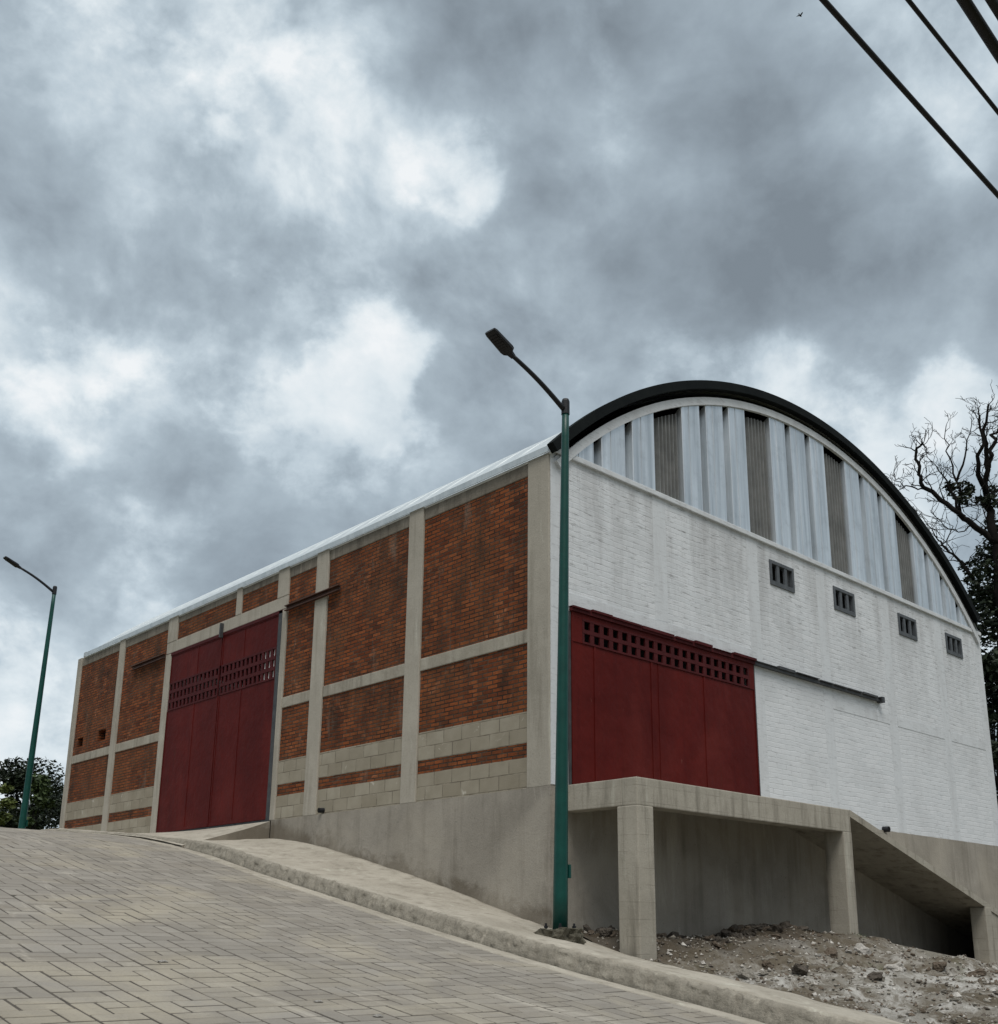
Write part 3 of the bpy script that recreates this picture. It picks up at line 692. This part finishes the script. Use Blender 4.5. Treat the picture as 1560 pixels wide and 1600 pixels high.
# ------------------------------------------------------------------ street lamps
LB = Vector((-.80, -.93, -1.945)); LH = 6.86
def make_lamp():
    root = empty('street_lamp', LB)
    tag(root, 'tall green street lamp on the sidewalk at the white gable corner', 'street lamp', 'green street lamps along the road')
    lx, ly = .074, -.068
    top = LB+Vector((lx, ly, LH))
    b = MB(); n = 14; pts = [LB+(top-LB)*(k/n) for k in range(n+1)]; b.tube(pts, [.090-.044*k/n for k in range(n+1)], 20)
    b.build('pole', M_GREEN, root, True)
    c = MB(); c.tube([top-(top-LB).normalized()*.16, top+Vector((0,0,.03))], [.056,.054], 16); c.tube([top+Vector((0,0,.03)), top+Vector((0,0,.06))], [.054,.044], 16); c.build('pole_cap', M_BLACK, root)
    a = MB(); tip = Vector((-1.645, -.93, 5.29))
    p0 = top+Vector((-.03,0,-.10)); d = tip-p0
    ap = [p0+d*t+Vector((0,0,.10*math.sin(math.pi*t)*.35+.0)) for t in [k/10 for k in range(11)]]
    a.tube(ap, [.034-.006*k/10 for k in range(11)], 12); a.build('arm', M_BLACK, root, True)
    # head: flat LED body with a narrowing neck
    dirv = (Vector((-2.075,-.95,5.475))-tip).normalized(); side = Vector((0,1,0)); side = (side-dirv*side.dot(dirv)).normalized(); nrm = dirv.cross(side)
    if nrm.z < 0: nrm = -nrm
    h = MB(); st = [(-.03,.030,.026),(.04,.042,.032),(.07,.09,.036),(.11,.102,.034),(.405,.095,.024),(.445,.084,.017)]
    vs = []
    for s, w, t in st:
        c_ = tip+dirv*s
        vs += [c_+side*w*u+nrm*t*v for u, v in ((-1,-.6),(-.8,-1),(.8,-1),(1,-.6),(1,.6),(.75,1),(-.75,1),(-1,.6))]
    fs = [(k*8+i, k*8+(i+1) % 8, (k+1)*8+(i+1) % 8, (k+1)*8+i) for k in range(len(st)-1) for i in range(8)]
    fs += [tuple(range(7,-1,-1)), tuple((len(st)-1)*8+i for i in range(8))]
    h.add(vs, fs); ho = h.build('lamp_head', M_BLACK, root)
    q = MB(); 
    for i in range(6):
        c_ = tip+dirv*(.15+.042*i)-nrm*.035
        q.add([c_-side*.066-dirv*.016, c_+side*.066-dirv*.016, c_+side*.066+dirv*.016, c_-side*.066+dirv*.016,
               c_-side*.066-dirv*.016+nrm*.012, c_+side*.066-dirv*.016+nrm*.012, c_+side*.066+dirv*.016+nrm*.012, c_-side*.066+dirv*.016+nrm*.012], [(3,2,1,0),(4,5,6,7),(0,1,5,4),(1,2,6,5),(2,3,7,6),(3,0,4,7)])
    q.build('lens', M_BLACK, ho)
    f = MB(); bm = bmesh.new(); bmesh.ops.create_icosphere(bm, subdivisions=4, radius=1)
    for v in bm.verts:
        s = max(abs(v.co.x), abs(v.co.y)); 
        nn = .16*fbm(v.co.x, v.co.y, v.co.z, 2.2, 4)
        v.co = LB+Vector((v.co.x*(.27+nn*.5), v.co.y*(.27+nn*.5), max(-.16, min(.085, v.co.z*.2))+nn*.22-.01))
    f.bm(bm); f.build('footing', M_ROCKF, root)
    for k in range(4):
        g = MB(); an = R(45+90*k); p = LB+Vector((.165*math.cos(an), .165*math.sin(an), .02)); g.tube([p, p+Vector((0,0,.13))], .013, 8); g.tube([p+Vector((0,0,.075)), p+Vector((0,0,.1))], .026, 6)
        g.build('bolt', M_BLACK, root)
    g = MB(); p = LB+Vector((.10,-.03,.75)); g.cham((p.x-.02,p.y-.05,p.z-.08),(p.x+.015,p.y+.05,p.z+.08),.008); g.build('hatch', M_GREEN, root)
    return root
M_ROCKF = mat_rock('mossy footing concrete', (.05,.046,.034), (.15,.14,.11))
lamp = make_lamp()
lamp2 = copy_tree(lamp); Y2 = 17.6
lamp2.location = (-.80, Y2, zr(Y2)+.08)
lamp2['label'] = 'distant green street lamp beyond the far end of the brick wall'

# ------------------------------------------------------------------ overhead cables
cabs = [((1287,0),(1560,305),.021,'long thin black cable nearest the middle of the sky'),((1420,0),(1560,175),.016,'thinnest black cable between the long cable and the thick one'),
        ((1507,0),(1560,82),.040,'thick black cable in the top right corner'),((1550,0),(1560,16),.034,'short visible piece of black cable at the very top right')]
for a, c, r, lab in cabs:
    P, Q = on(*a, 2, 4.5), on(*c, 2, 4.5); d = (Q-P).normalized(); mid = (P+Q)/2
    b = MB(); n = 60; L = 40
    b.tube([mid+d*(-L/2+L*k/n)+Vector((0,0,.0009*((-L/2+L*k/n)**2))) for k in range(n+1)], r, 10)
    tag(b.build('power_cable', M_CABLE, None, True), lab, 'cable', 'overhead cables')
# ------------------------------------------------------------------ bird
bp = CAM+ray(1251, 24).normalized()*85
b = MB(); bm = bmesh.new(); bmesh.ops.create_icosphere(bm, subdivisions=2, radius=1)
for v in bm.verts: v.co = bp+Vector((v.co.x*.12*(1.2 if v.co.x > 0 else 1), v.co.y*.05, v.co.z*.045))
b.bm(bm)
for s in (-1, 1):
    w = [(.06,s*.03,.01),(-.05,s*.03,.01),(-.05,s*.13,.09),(.045,s*.15,.09),(-.08,s*.26,.04)]
    vs = [bp+Vector(p) for p in w]+[bp+Vector(p)+Vector((0,0,.01)) for p in w]
    b.add(vs, [(0,1,2,3),(3,2,4),(8,7,6,5),(9,7,8),(0,3,8,5),(1,6,7,2)])
b.add([bp+Vector(p) for p in ((-.10,-.02,0),(-.10,.02,0),(-.22,.05,.005),(-.22,-.05,.005))], [(0,1,2,3)])
tag(b.build('bird', M_BLACK), 'tiny dark bird flying high in the grey sky', 'bird')

# ------------------------------------------------------------------ vegetation
def leafset(b, c, rx, ry, rz, n, size, shell=.35):
    for _ in range(n):
        while True:
            p = Vector((random.uniform(-1,1), random.uniform(-1,1), random.uniform(-1,1)))
            if shell < p.length < 1: break
        q = Vector((c[0]+p.x*rx, c[1]+p.y*ry, c[2]+p.z*rz)); s = size*random.uniform(.6,1.35)
        u = Vector((random.gauss(0,1), random.gauss(0,1), random.gauss(0,.6))).normalized(); w = u.orthogonal().normalized()
        w = (Matrix.Rotation(random.random()*6.28, 3, u) @ w)
        k = w.cross(u)
        b.add([q-u*s, q+w*s*.45+k*s*.1, q+u*s, q-w*s*.45+k*s*.1], [(0,1,2),(0,2,3)], 0, min(1, max(0, random.gauss(.45,.25))))
def clump_tree(name, base, h, rad, lm, label, cat, group, seed, nclump=26, nleaf=90, size=.3, trunkr=.22, low=.3):
    random.seed(seed); root = tag(empty(name, base), label, cat, group)
    t = MB(); base = Vector(base); top = base+Vector((random.uniform(-.6,.6), random.uniform(-.6,.6), h*.7))
    n = 6; tp = [base.lerp(top, k/n)+Vector((random.gauss(0,.08*h/6), random.gauss(0,.08*h/6), 0))*(k > 0) for k in range(n+1)]
    tp[0] = base+Vector((0,0,-.3)); t.tube(tp, [trunkr*(1-.75*k/n) for k in range(n+1)], 8)
    cl = []
    for k in range(nclump):
        zf = random.random()**.8; z = base.z+h*(low+(1-low)*zf); rr = rad*math.sin(math.pi*min(.96, .12+.80*zf+.05))**.7*random.uniform(.45,1.0); an = random.random()*6.283
        cl.append(Vector((base.x+rr*math.cos(an), base.y+rr*math.sin(an), z-.06*h)))
    for c in cl[::2]:
        s = tp[random.randint(1, n-1)]; m = s.lerp(c, .55)+Vector((0,0,-.04*h)); t.tube([s, m, c], [trunkr*.4, trunkr*.24, trunkr*.08], 6)
    t.build('trunk', M_BARK, root, True)
    b = MB()
    for c in cl:
        k = random.uniform(.7,1.3)*rad*.33; leafset(b, c, k, k, k*.72, nleaf, size)
    b.build('crown', lm, root); return root
gtr = 'trees beyond the crest of the road'
specs = [(8,62,14.4,4.2,'dark broad tree at the left edge of the far wood'),(11.3,66,14.2,4.0,'dark rounded tree behind the far street lamp'),(14.2,63,14.0,3.8,'dark dense tree between the far street lamp and the brick wall'),(18,70,13,4.4,'dark tall tree partly hidden behind the far end of the brick wall'),(5,58,11.0,4,'dark tree left of the far street lamp, mostly out of the frame')]
for i, (x, y, h, r, lab) in enumerate(specs):
    clump_tree('leafy_tree', (x, y, zr(y)-.16), h, r, M_LEAFD, lab, 'tree', gtr, 40+i, 44, 420, .15, .3, .12)
gsh = 'shrubs at the far end of the wall'
for i, (x, y, h, r, mt, lab) in enumerate([(5.9,36,7.6,.9,M_LEAFM,'slender mid green shrub close to the far end of the brick wall'),(3.5,33,6.4,1.0,M_LEAFL,'pale green low shrub beside the far end of the brick wall'),(1.4,36,6.3,1.6,M_LEAFM,'dark green spreading shrub under the far street lamp'),(2.6,42,6.2,1.6,M_LEAFD,'dark bushy shrub behind the pale green one'),(-.6,38,3.6,1.5,M_LEAFM,'low green shrub left of the far street lamp')]):
    clump_tree('shrub', (x, y, zr(y)-.16), h, r, mt, lab, 'shrub', gsh, 60+i, 22, 110, .13, .06, .12)
# right-hand bare tree
random.seed(11)
def T(px, py, dpt=0): return on(px, py, 0, 20.0+dpt)
tr = tag(empty('bare_tree', T(1575, 1330)), 'dark half bare tree with twisting branches rising behind the right end of the roof', 'tree')
main = [([(1580,1500,0),(1574,1200,0),(1568,1000,0),(1556,850,0),(1547,800,.1),(1540,762,.2),(1544,725,.1),(1541,687,0),(1545,632,0)],.26),
        ([(1542,775,.2),(1526,732,-.4),(1537,692,-.5),(1531,662,-.4),(1530,637,-.4)],.11),
        ([(1545,730,.1),(1552,695,.7),(1560,665,1.0),(1566,630,1.1)],.10),
        ([(1562,850,.1),(1515,815,-.5),(1490,795,-.8),(1445,762,-1.1),(1434,730,-1.2),(1431,702,-1.2),(1442,692,-1.2),(1452,707,-1.1)],.125),
        ([(1512,813,-.5),(1500,800,-.3),(1496,750,.1),(1482,707,.3),(1479,665,.4)],.07),
        ([(1496,750,.1),(1512,700,.5),(1519,655,.7)],.05),
        ([(1500,806,-.6),(1480,750,-.9),(1452,717,-1.4)],.06),
        ([(1560,960,.2),(1515,895,.4),(1495,870,.6),(1472,852,.8),(1490,822,1.1)],.085),
        ([(1474,853,.8),(1460,838,.9),(1440,800,1.1)],.04),
        ([(1445,764,-1.1),(1425,762,-1.2),(1400,752,-1.2),(1398,735,-1.2)],.035),
        ([(1568,980,0),(1580,900,.8),(1600,800,1.2),(1610,700,1.5)],.15),
        ([(1520,820,-.5),(1500,832,-.7),(1470,815,-.9),(1455,800,-1)],.03)]
t = MB(); tips = []
for pl, r0 in main:
    pts = [T(*p) for p in pl]; fine = []
    for k in range(len(pts)-1):
        for j in range(4):
            q = pts[k].lerp(pts[k+1], j/4); fine.append(q+Vector((random.gauss(0,.035), random.gauss(0,.035), random.gauss(0,.03)))*(0 if k == j == 0 else 1))
    fine.append(pts[-1]); m = len(fine)-1
    t.tube(fine, [max(.012, .78*r0*(1-.86*k/m)) for k in range(m+1)], 8)
    for k in range(3, m+1):
        if fine[k].z > 6.2: tips += [(fine[k], (fine[k]-fine[k-1]).normalized(), max(.010, r0*(1-.86*k/m)*.45))]*(1 if k > m*.25 else 0)
t.build('trunk', M_BARK, tr, True)
tw = MB()
def twig(p, d, r, L, depth):
    pts = [p]; dd = d.copy()
    for k in range(5):
        dd = (dd+Vector((random.gauss(0,.28), random.gauss(0,.28), random.gauss(.06,.25)))).normalized(); pts.append(pts[-1]+dd*L/5)
    tw.tube(pts, [max(.006, r*(1-.75*k/5)) for k in range(6)], 5, 0, False)
    if depth > 0:
        for k in (2, 3, 5):
            if random.random() < .75:
                nd = (dd+Vector((random.gauss(0,.7), random.gauss(0,.7), random.gauss(.1,.5)))).normalized(); twig(pts[k], nd, r*.6, L*.6, depth-1)
for p, d, r in tips:
    nd = (d*.6+Vector((random.gauss(0,.7), random.gauss(0,.7), random.gauss(.25,.5)))).normalized(); twig(p, nd, min(r,.022), random.uniform(.5,1.25)*(1 if p.z < 10.8 else .45), 2)
tw.build('twigs', M_BARK, tr, True)
lf = MB()
for px, py, d, r, n in [(1500,765,.1,.34,150),(1484,760,-.6,.18,60),(1508,778,-.3,.25,90),(1516,764,0,.16,50),(1547,785,.1,.28,110),(1530,782,.1,.15,50),(1558,770,.6,.3,90),(1533,880,.4,.35,120),(1520,905,.5,.3,120),(1550,860,.4,.45,190),(1548,905,.2,.6,420),(1560,830,.6,.5,220),
                        (1540,940,.3,.6,420),(1525,930,.9,.35,170),(1556,960,.3,.8,600),(1560,1010,.3,.9,600),(1552,1050,.5,.7,450),(1565,1090,.3,.9,500),(1562,1150,.4,.8,450),(1570,1200,.4,.8,400),(1544,985,.8,.6,350),(1575,900,.4,.9,400),(1508,885,.7,.2,60),(1590,780,1.2,.9,350),(1600,860,1,1,400),(1590,960,.6,1.1,500)]:
    leafset(lf, T(px, py, d), r, r, r*.85, n, .085, .0)
lf.build('crown', M_LEAFD, tr)
# dark shrubs to the right of the warehouse
for i, (x, y, h, r, lab) in enumerate([(17.0,.5,8.2,1.5,'dark shrubby tree tight against the right side of the white gable'),(18.6,-.6,9.0,1.9,'dark bushy tree at the right edge of the photo')]):
    clump_tree('shrubby_tree', (x+1, y+1.0, -2.6), h, r, M_LEAFD, lab, 'tree', 'dark trees beside the gable', 80+i, 40, 170, .11, .12, .1)

# ------------------------------------------------------------------ rubble
random.seed(23)
def rock_mesh(name, seed, sub=3, flat=.6):
    bm = bmesh.new(); bmesh.ops.create_icosphere(bm, subdivisions=sub, radius=1); s = seed*13.1
    for v in bm.verts:
        c = v.co.copy(); k = 1+.45*fbm(c.x+s, c.y, c.z, 1.1, 4)
        for ax in (Vector((1,.3,.2)).normalized(), Vector((-.4,1,.1)).normalized(), Vector((.2,-.5,1)).normalized(), Vector((-.8,-.6,.4)).normalized()):
            dd = c.dot(ax); 
            if dd > .55: k *= (.55/dd)**.7
        v.co = Vector((c.x*k, c.y*k*.85, c.z*k*flat))
    me = bpy.data.meshes.new(name); bm.to_mesh(me); bm.free(); return me
rm = [rock_mesh('rock', i) for i in range(6)]
def put_rock(x, y, s, mat, label, group, k=None, dz=.25):
    me = rm[k if k is not None else random.randrange(6)].copy(); me.materials.clear(); me.materials.append(mat)
    o = bpy.data.objects.new('rubble_rock', me); COL.objects.link(o)
    o.location = (x, y, dirt_z(x, y)+s*dz); o.scale = (s*random.uniform(.8,1.3), s*random.uniform(.8,1.2), s*random.uniform(.7,1.1)); o.rotation_euler = (random.gauss(0,.3), random.gauss(0,.3), random.random()*6.28)
    return tag(o, label, 'rock', group)
def hit(px, py):                                   # walk a view line down to the dirt surface
    d = ray(px, py).normalized(); s = 9.0
    while s < 45:
        p = CAM+d*s
        if p.x > .12 and p.y < -.05 and p.z < dirt_z(p.x, p.y): return p
        s += .05
    return None
for px, py, sz, m, lab in [(1250,1520,.16,M_ROCKD,'biggest dark rock in the middle of the rubble lot'),(1346,1487,.17,M_ROCKW,'whitish broken concrete lump in front of the second platform post'),(1298,1493,.13,M_ROCKB,'brown clod left of the whitish concrete lump'),
                       (1368,1531,.12,M_ROCKD,'small dark rock right of the middle of the lot'),(1400,1519,.18,M_ROCKW,'flat white slab of lime in the lot'),(1470,1514,.13,M_ROCKB,'reddish brown lump near the ramp kerb'),(1170,1530,.15,M_ROCKG,'pale grey flat stone close to the sidewalk edge'),(1200,1512,.11,M_ROCKB,'brown stone left of the biggest dark rock'),(1530,1524,.13,M_ROCKB,'rusty brown lump at the right edge of the lot')]:
    p = hit(px, py)
    if p: put_rock(p.x, p.y, sz, m, lab, 'loose rocks in the dirt lot', None, .15)
gA, lA = 'dark rubble against the base wall', 'small dark rubble stone heaped under the platform by the base wall'
for k in range(60):
    x = random.uniform(.35, 4.6); y = -random.uniform(.1, .75) if k % 3 else -random.uniform(.1,1.1); put_rock(x, y, random.uniform(.05,.13), random.choice([M_ROCKD, M_ROCKD, M_ROCKB]), lA, gA)
gB, lB = 'small stones strewn over the dirt lot', 'small loose stone strewn over the open dirt lot'
for k in range(70):
    x = random.uniform(.5, 9); y = -random.uniform(1.6, 4.6); put_rock(x, y, random.uniform(.022,.06), random.choice([M_ROCKG, M_ROCKG, M_ROCKB, M_ROCKW]), lB, gB)
gr = MB()
for k in range(9500):
    x = random.uniform(.2, 11); y = -random.uniform(.1, 5.5); s = random.uniform(.006,.026)*(1 if random.random() < .9 else 1.7)
    z = dirt_z(x, y); q = [Vector((random.gauss(0,1), random.gauss(0,1), random.gauss(0,.6))).normalized()*s*random.uniform(.7,1.3) for _ in range(6)]
    ax = [Vector((s,0,0)),Vector((0,s,0)),Vector((-s,0,0)),Vector((0,-s,0)),Vector((0,0,s*.8)),Vector((0,0,-s*.8))]
    vs = [Vector((x,y,z+s*.2))+a+b_*.35 for a, b_ in zip(ax, q)]
    gr.add(vs, [(0,1,4),(1,2,4),(2,3,4),(3,0,4),(1,0,5),(2,1,5),(3,2,5),(0,3,5)], random.choice([0,0,0,1,1,3,2]))
tag(gr.build('gravel', [M_ROCKG, M_ROCKB, M_ROCKW, M_ROCKD]), 'fine gravel and crumbs scattered over the dirt lot', 'gravel', None, 'stuff')
def hit_road(px, py):
    d = ray(px, py).normalized(); s_ = 4.0
    while s_ < 30:
        p = CAM+d*s_
        if p.z < zr(p.y): return p
        s_ += .02
for px, py, sz, lab in [(254,1504,.035,'pale crumb of concrete lying on the paving, left of the other two'),(497,1567,.030,'pale crumb of concrete on the paving near the bottom edge'),(590,1590,.032,'pale crumb of concrete on the paving at the bottom edge, nearest the kerb')]:
    p = hit_road(px, py); me = rm[1].copy(); me.materials.clear(); me.materials.append(M_ROCKW)
    o = bpy.data.objects.new('concrete_crumb', me); COL.objects.link(o); o.location = (p.x, p.y, zr(p.y)+.008); o.scale = (sz*1.6, sz, sz*.6); tag(o, lab, 'rubble', 'pale crumbs on the paving')
# a weed at the foot of the second post
wd = tag(empty('weed', (5.0, -1.45, dirt_z(5.0,-1.45))), 'small straggly weed at the foot of the second platform post', 'weed')
b = MB(); random.seed(5)
for k in range(26):
    p = Vector((5.0+random.gauss(0,.14), -1.42+random.gauss(0,.05), dirt_z(5.0,-1.45)-.02)); d = Vector((random.gauss(0,.5), random.gauss(0,.5), 1)).normalized(); L = random.uniform(.06,.17)
    s = d.orthogonal().normalized()*.009; b.add([p-s, p+s, p+d*L*.6+s*.8+Vector((0,0,-.0)), p+d*L+Vector((random.gauss(0,.03),0,0)), p+d*L*.6-s*.8], [(0,1,2,3,4)], 0, random.random())
b.build('leaves', M_LEAFM, wd)

# ------------------------------------------------------------------ sky: overcast cloud deck over a Nishita sky, one soft sun
EXPO = .46
SUN_EL, SUN_AZ = R(63), math.atan2(-.62, -.78)       # azimuth of the sun measured from +Y towards +X
w = bpy.data.worlds.new('World'); scene.world = w; w.use_nodes = True; nt = w.node_tree; nt.nodes.clear()
class WN(NT):
    def __init__(s): s.t = nt
W = WN()
out = W.n('ShaderNodeOutputWorld'); bg = W.n('ShaderNodeBackground'); W.l(bg.outputs[0], out.inputs[0])
sky = W.n('ShaderNodeTexSky'); sky.sky_type = 'NISHITA'; sky.sun_disc = False; sky.sun_elevation = SUN_EL; sky.sun_rotation = SUN_AZ
D = W.n('ShaderNodeTexCoord').outputs['Generated']
sx = W.n('ShaderNodeSeparateXYZ'); W.l(D, sx.inputs[0])
zc = W.math('ADD', W.math('MAXIMUM', sx.outputs['Z'], 0.0), .32)
dv = W.n('ShaderNodeVectorMath', operation='DIVIDE'); cbz = W.n('ShaderNodeCombineXYZ')
W.l(D, dv.inputs[0]); [W.l(zc, cbz.inputs[k]) for k in range(3)]; W.l(cbz.outputs[0], dv.inputs[1]); P = dv.outputs[0]
Q = W.mapv(D, (1,1,1.2), (0,0,.4), (3.1,1.7,.6)); Qw = warp(W, Q, 2.4, .10); Qs = warp(W, Qw, 9.0, .025)
n1 = W.noise(Qw, 3.0, 10, .50); n2 = W.noise(Qs, 10.0, 10, .56)
Dw = warp(W, warp(W, warp(W, D, 2.6, .17), 7, .07), 19, .026)
nrm = W.n('ShaderNodeVectorMath', operation='NORMALIZE'); W.l(Dw, nrm.inputs[0])
v = W.math('ADD', W.math('MULTIPLY', W.math('SUBTRACT', n1, .5), .95), W.math('MULTIPLY', W.math('MULTIPLY', W.math('SUBTRACT', n2, .5), W.math('ADD', .25, W.math('MULTIPLY', n1, 1.5))), .95))
n3 = W.noise(Qs, 27.0, 8, .6); v = W.math('ADD', v, W.math('MULTIPLY', W.math('MULTIPLY', W.math('SUBTRACT', n3, .5), W.g(n1, .45, .7)), .35))
v = W.math('ADD', v, .465)
blobs = [(380,60,280,.12),(500,110,90,.08),(650,225,80,.26),(710,290,70,.18),(470,610,230,.215),(540,590,110,.14),(600,470,70,.20),(40,560,190,.215),(60,690,120,.12),(290,850,120,.30),(50,1130,190,.34),(1110,590,180,.20),(1240,610,110,.12),(1500,860,260,.32),(1330,620,160,.08),(1000,10,170,.14),(330,140,90,.10),(110,90,110,.08),
         (980,260,400,-.12),(1330,420,320,-.08),(270,770,170,-.15),(640,720,200,-.06),(60,900,170,-.15),(150,240,160,-.06),(560,340,150,-.06),(330,420,150,-.08),(640,30,90,-.10),(800,430,200,-.10)]
brt = 0.0; drk = 0.0
for px, py, r, a in blobs:
    d = ray(px, py).normalized(); dt = W.n('ShaderNodeVectorMath', operation='DOT_PRODUCT'); W.l(nrm.outputs[0], dt.inputs[0]); dt.inputs[1].default_value = d
    mr = W.n('ShaderNodeMapRange', interpolation_type='SMOOTHSTEP'); mr.inputs['From Min'].default_value = math.cos(r/F*1.25); mr.inputs['From Max'].default_value = 1
    mr.inputs['To Min'].default_value = 0; mr.inputs['To Max'].default_value = a; W.l(dt.outputs['Value'], mr.inputs['Value'])
    if a > 0: brt = W.math('ADD', brt, mr.outputs['Result'])
    else: drk = W.math('ADD', drk, mr.outputs['Result'])
# broken, crisp-edged sunlit cloud inside the brighter openings
en = W.noise(warp(W, W.mapv(D, (1,1,1.25), (0,0,1.1), (5.2,.4,2.2)), 5.0, .06), 6.5, 13, .60)
e = W.math('ADD', en, W.math('MULTIPLY', W.math('ADD', brt, W.math('MULTIPLY', drk, .8)), .85))
em = W.n('ShaderNodeMapRange', interpolation_type='SMOOTHSTEP'); em.inputs['From Min'].default_value = .58; em.inputs['From Max'].default_value = .76; W.l(e, em.inputs['Value'])
e2 = W.n('ShaderNodeMapRange', interpolation_type='SMOOTHSTEP'); e2.inputs['From Min'].default_value = .50; e2.inputs['From Max'].default_value = .40; W.l(W.math('ADD', en, drk), e2.inputs['Value'])
v = W.math('ADD', v, W.math('ADD', W.math('MULTIPLY', brt, .50), drk))
v = W.math('ADD', W.math('MULTIPLY', W.math('SUBTRACT', v, .47), 1.18), .465)
v = W.math('ADD', v, W.math('MULTIPLY', em.outputs['Result'], .22)); v = W.math('SUBTRACT', v, W.math('MULTIPLY', e2.outputs['Result'], .05))
# bright sky added around the sun, unseen behind the camera, to light the walls
sd = Vector((math.sin(SUN_AZ)*math.cos(SUN_EL), math.cos(SUN_AZ)*math.cos(SUN_EL), math.sin(SUN_EL)))
dt = W.n('ShaderNodeVectorMath', operation='DOT_PRODUCT'); W.l(D, dt.inputs[0]); dt.inputs[1].default_value = sd
glow = W.g(dt.outputs['Value'], .45, 1.0)
c = W.ramp(v, [(.0,(.215,.255,.290)),(.28,(.325,.388,.440)),(.48,(.420,.500,.560)),(.64,(.560,.652,.715)),(.82,(.76,.835,.875)),(1,(.93,.96,.975))])
c = W.mix(glow, c, (1.15,1.16,1.16))
bk = W.n('ShaderNodeVectorMath', operation='DOT_PRODUCT'); W.l(D, bk.inputs[0]); bk.inputs[1].default_value = (-.68,-.73,0)
low = W.math('MULTIPLY', W.g(bk.outputs['Value'], -.1, .35), W.g(sx.outputs['Z'], .60, .20))      # low sky behind the viewer darkened to cut fill light under the platform
c = W.mix(W.math('MULTIPLY', low, .85), c, (.12,.14,.155))
sk = W.n('ShaderNodeVectorMath', operation='SCALE'); W.l(sky.outputs[0], sk.inputs[0]); sk.inputs['Scale'].default_value = .10
c = W.mix(.93, sk.outputs[0], c)
W.l(c, bg.inputs['Color']); bg.inputs['Strength'].default_value = 1/(2**EXPO)
sl = bpy.data.lights.new('sun', 'SUN'); sl.energy = 1.5; sl.angle = R(24); sl.color = (1,.96,.90)
so = bpy.data.objects.new('sun', sl); COL.objects.link(so); so.rotation_euler = (-sd).to_track_quat('-Z', 'Y').to_euler()
scene.view_settings.view_transform = 'Standard'; scene.view_settings.look = 'None'; scene.view_settings.exposure = EXPO; scene.view_settings.gamma = 1
scene.render.engine = 'CYCLES'
try: scene.cycles.use_denoising = True
except Exception: pass
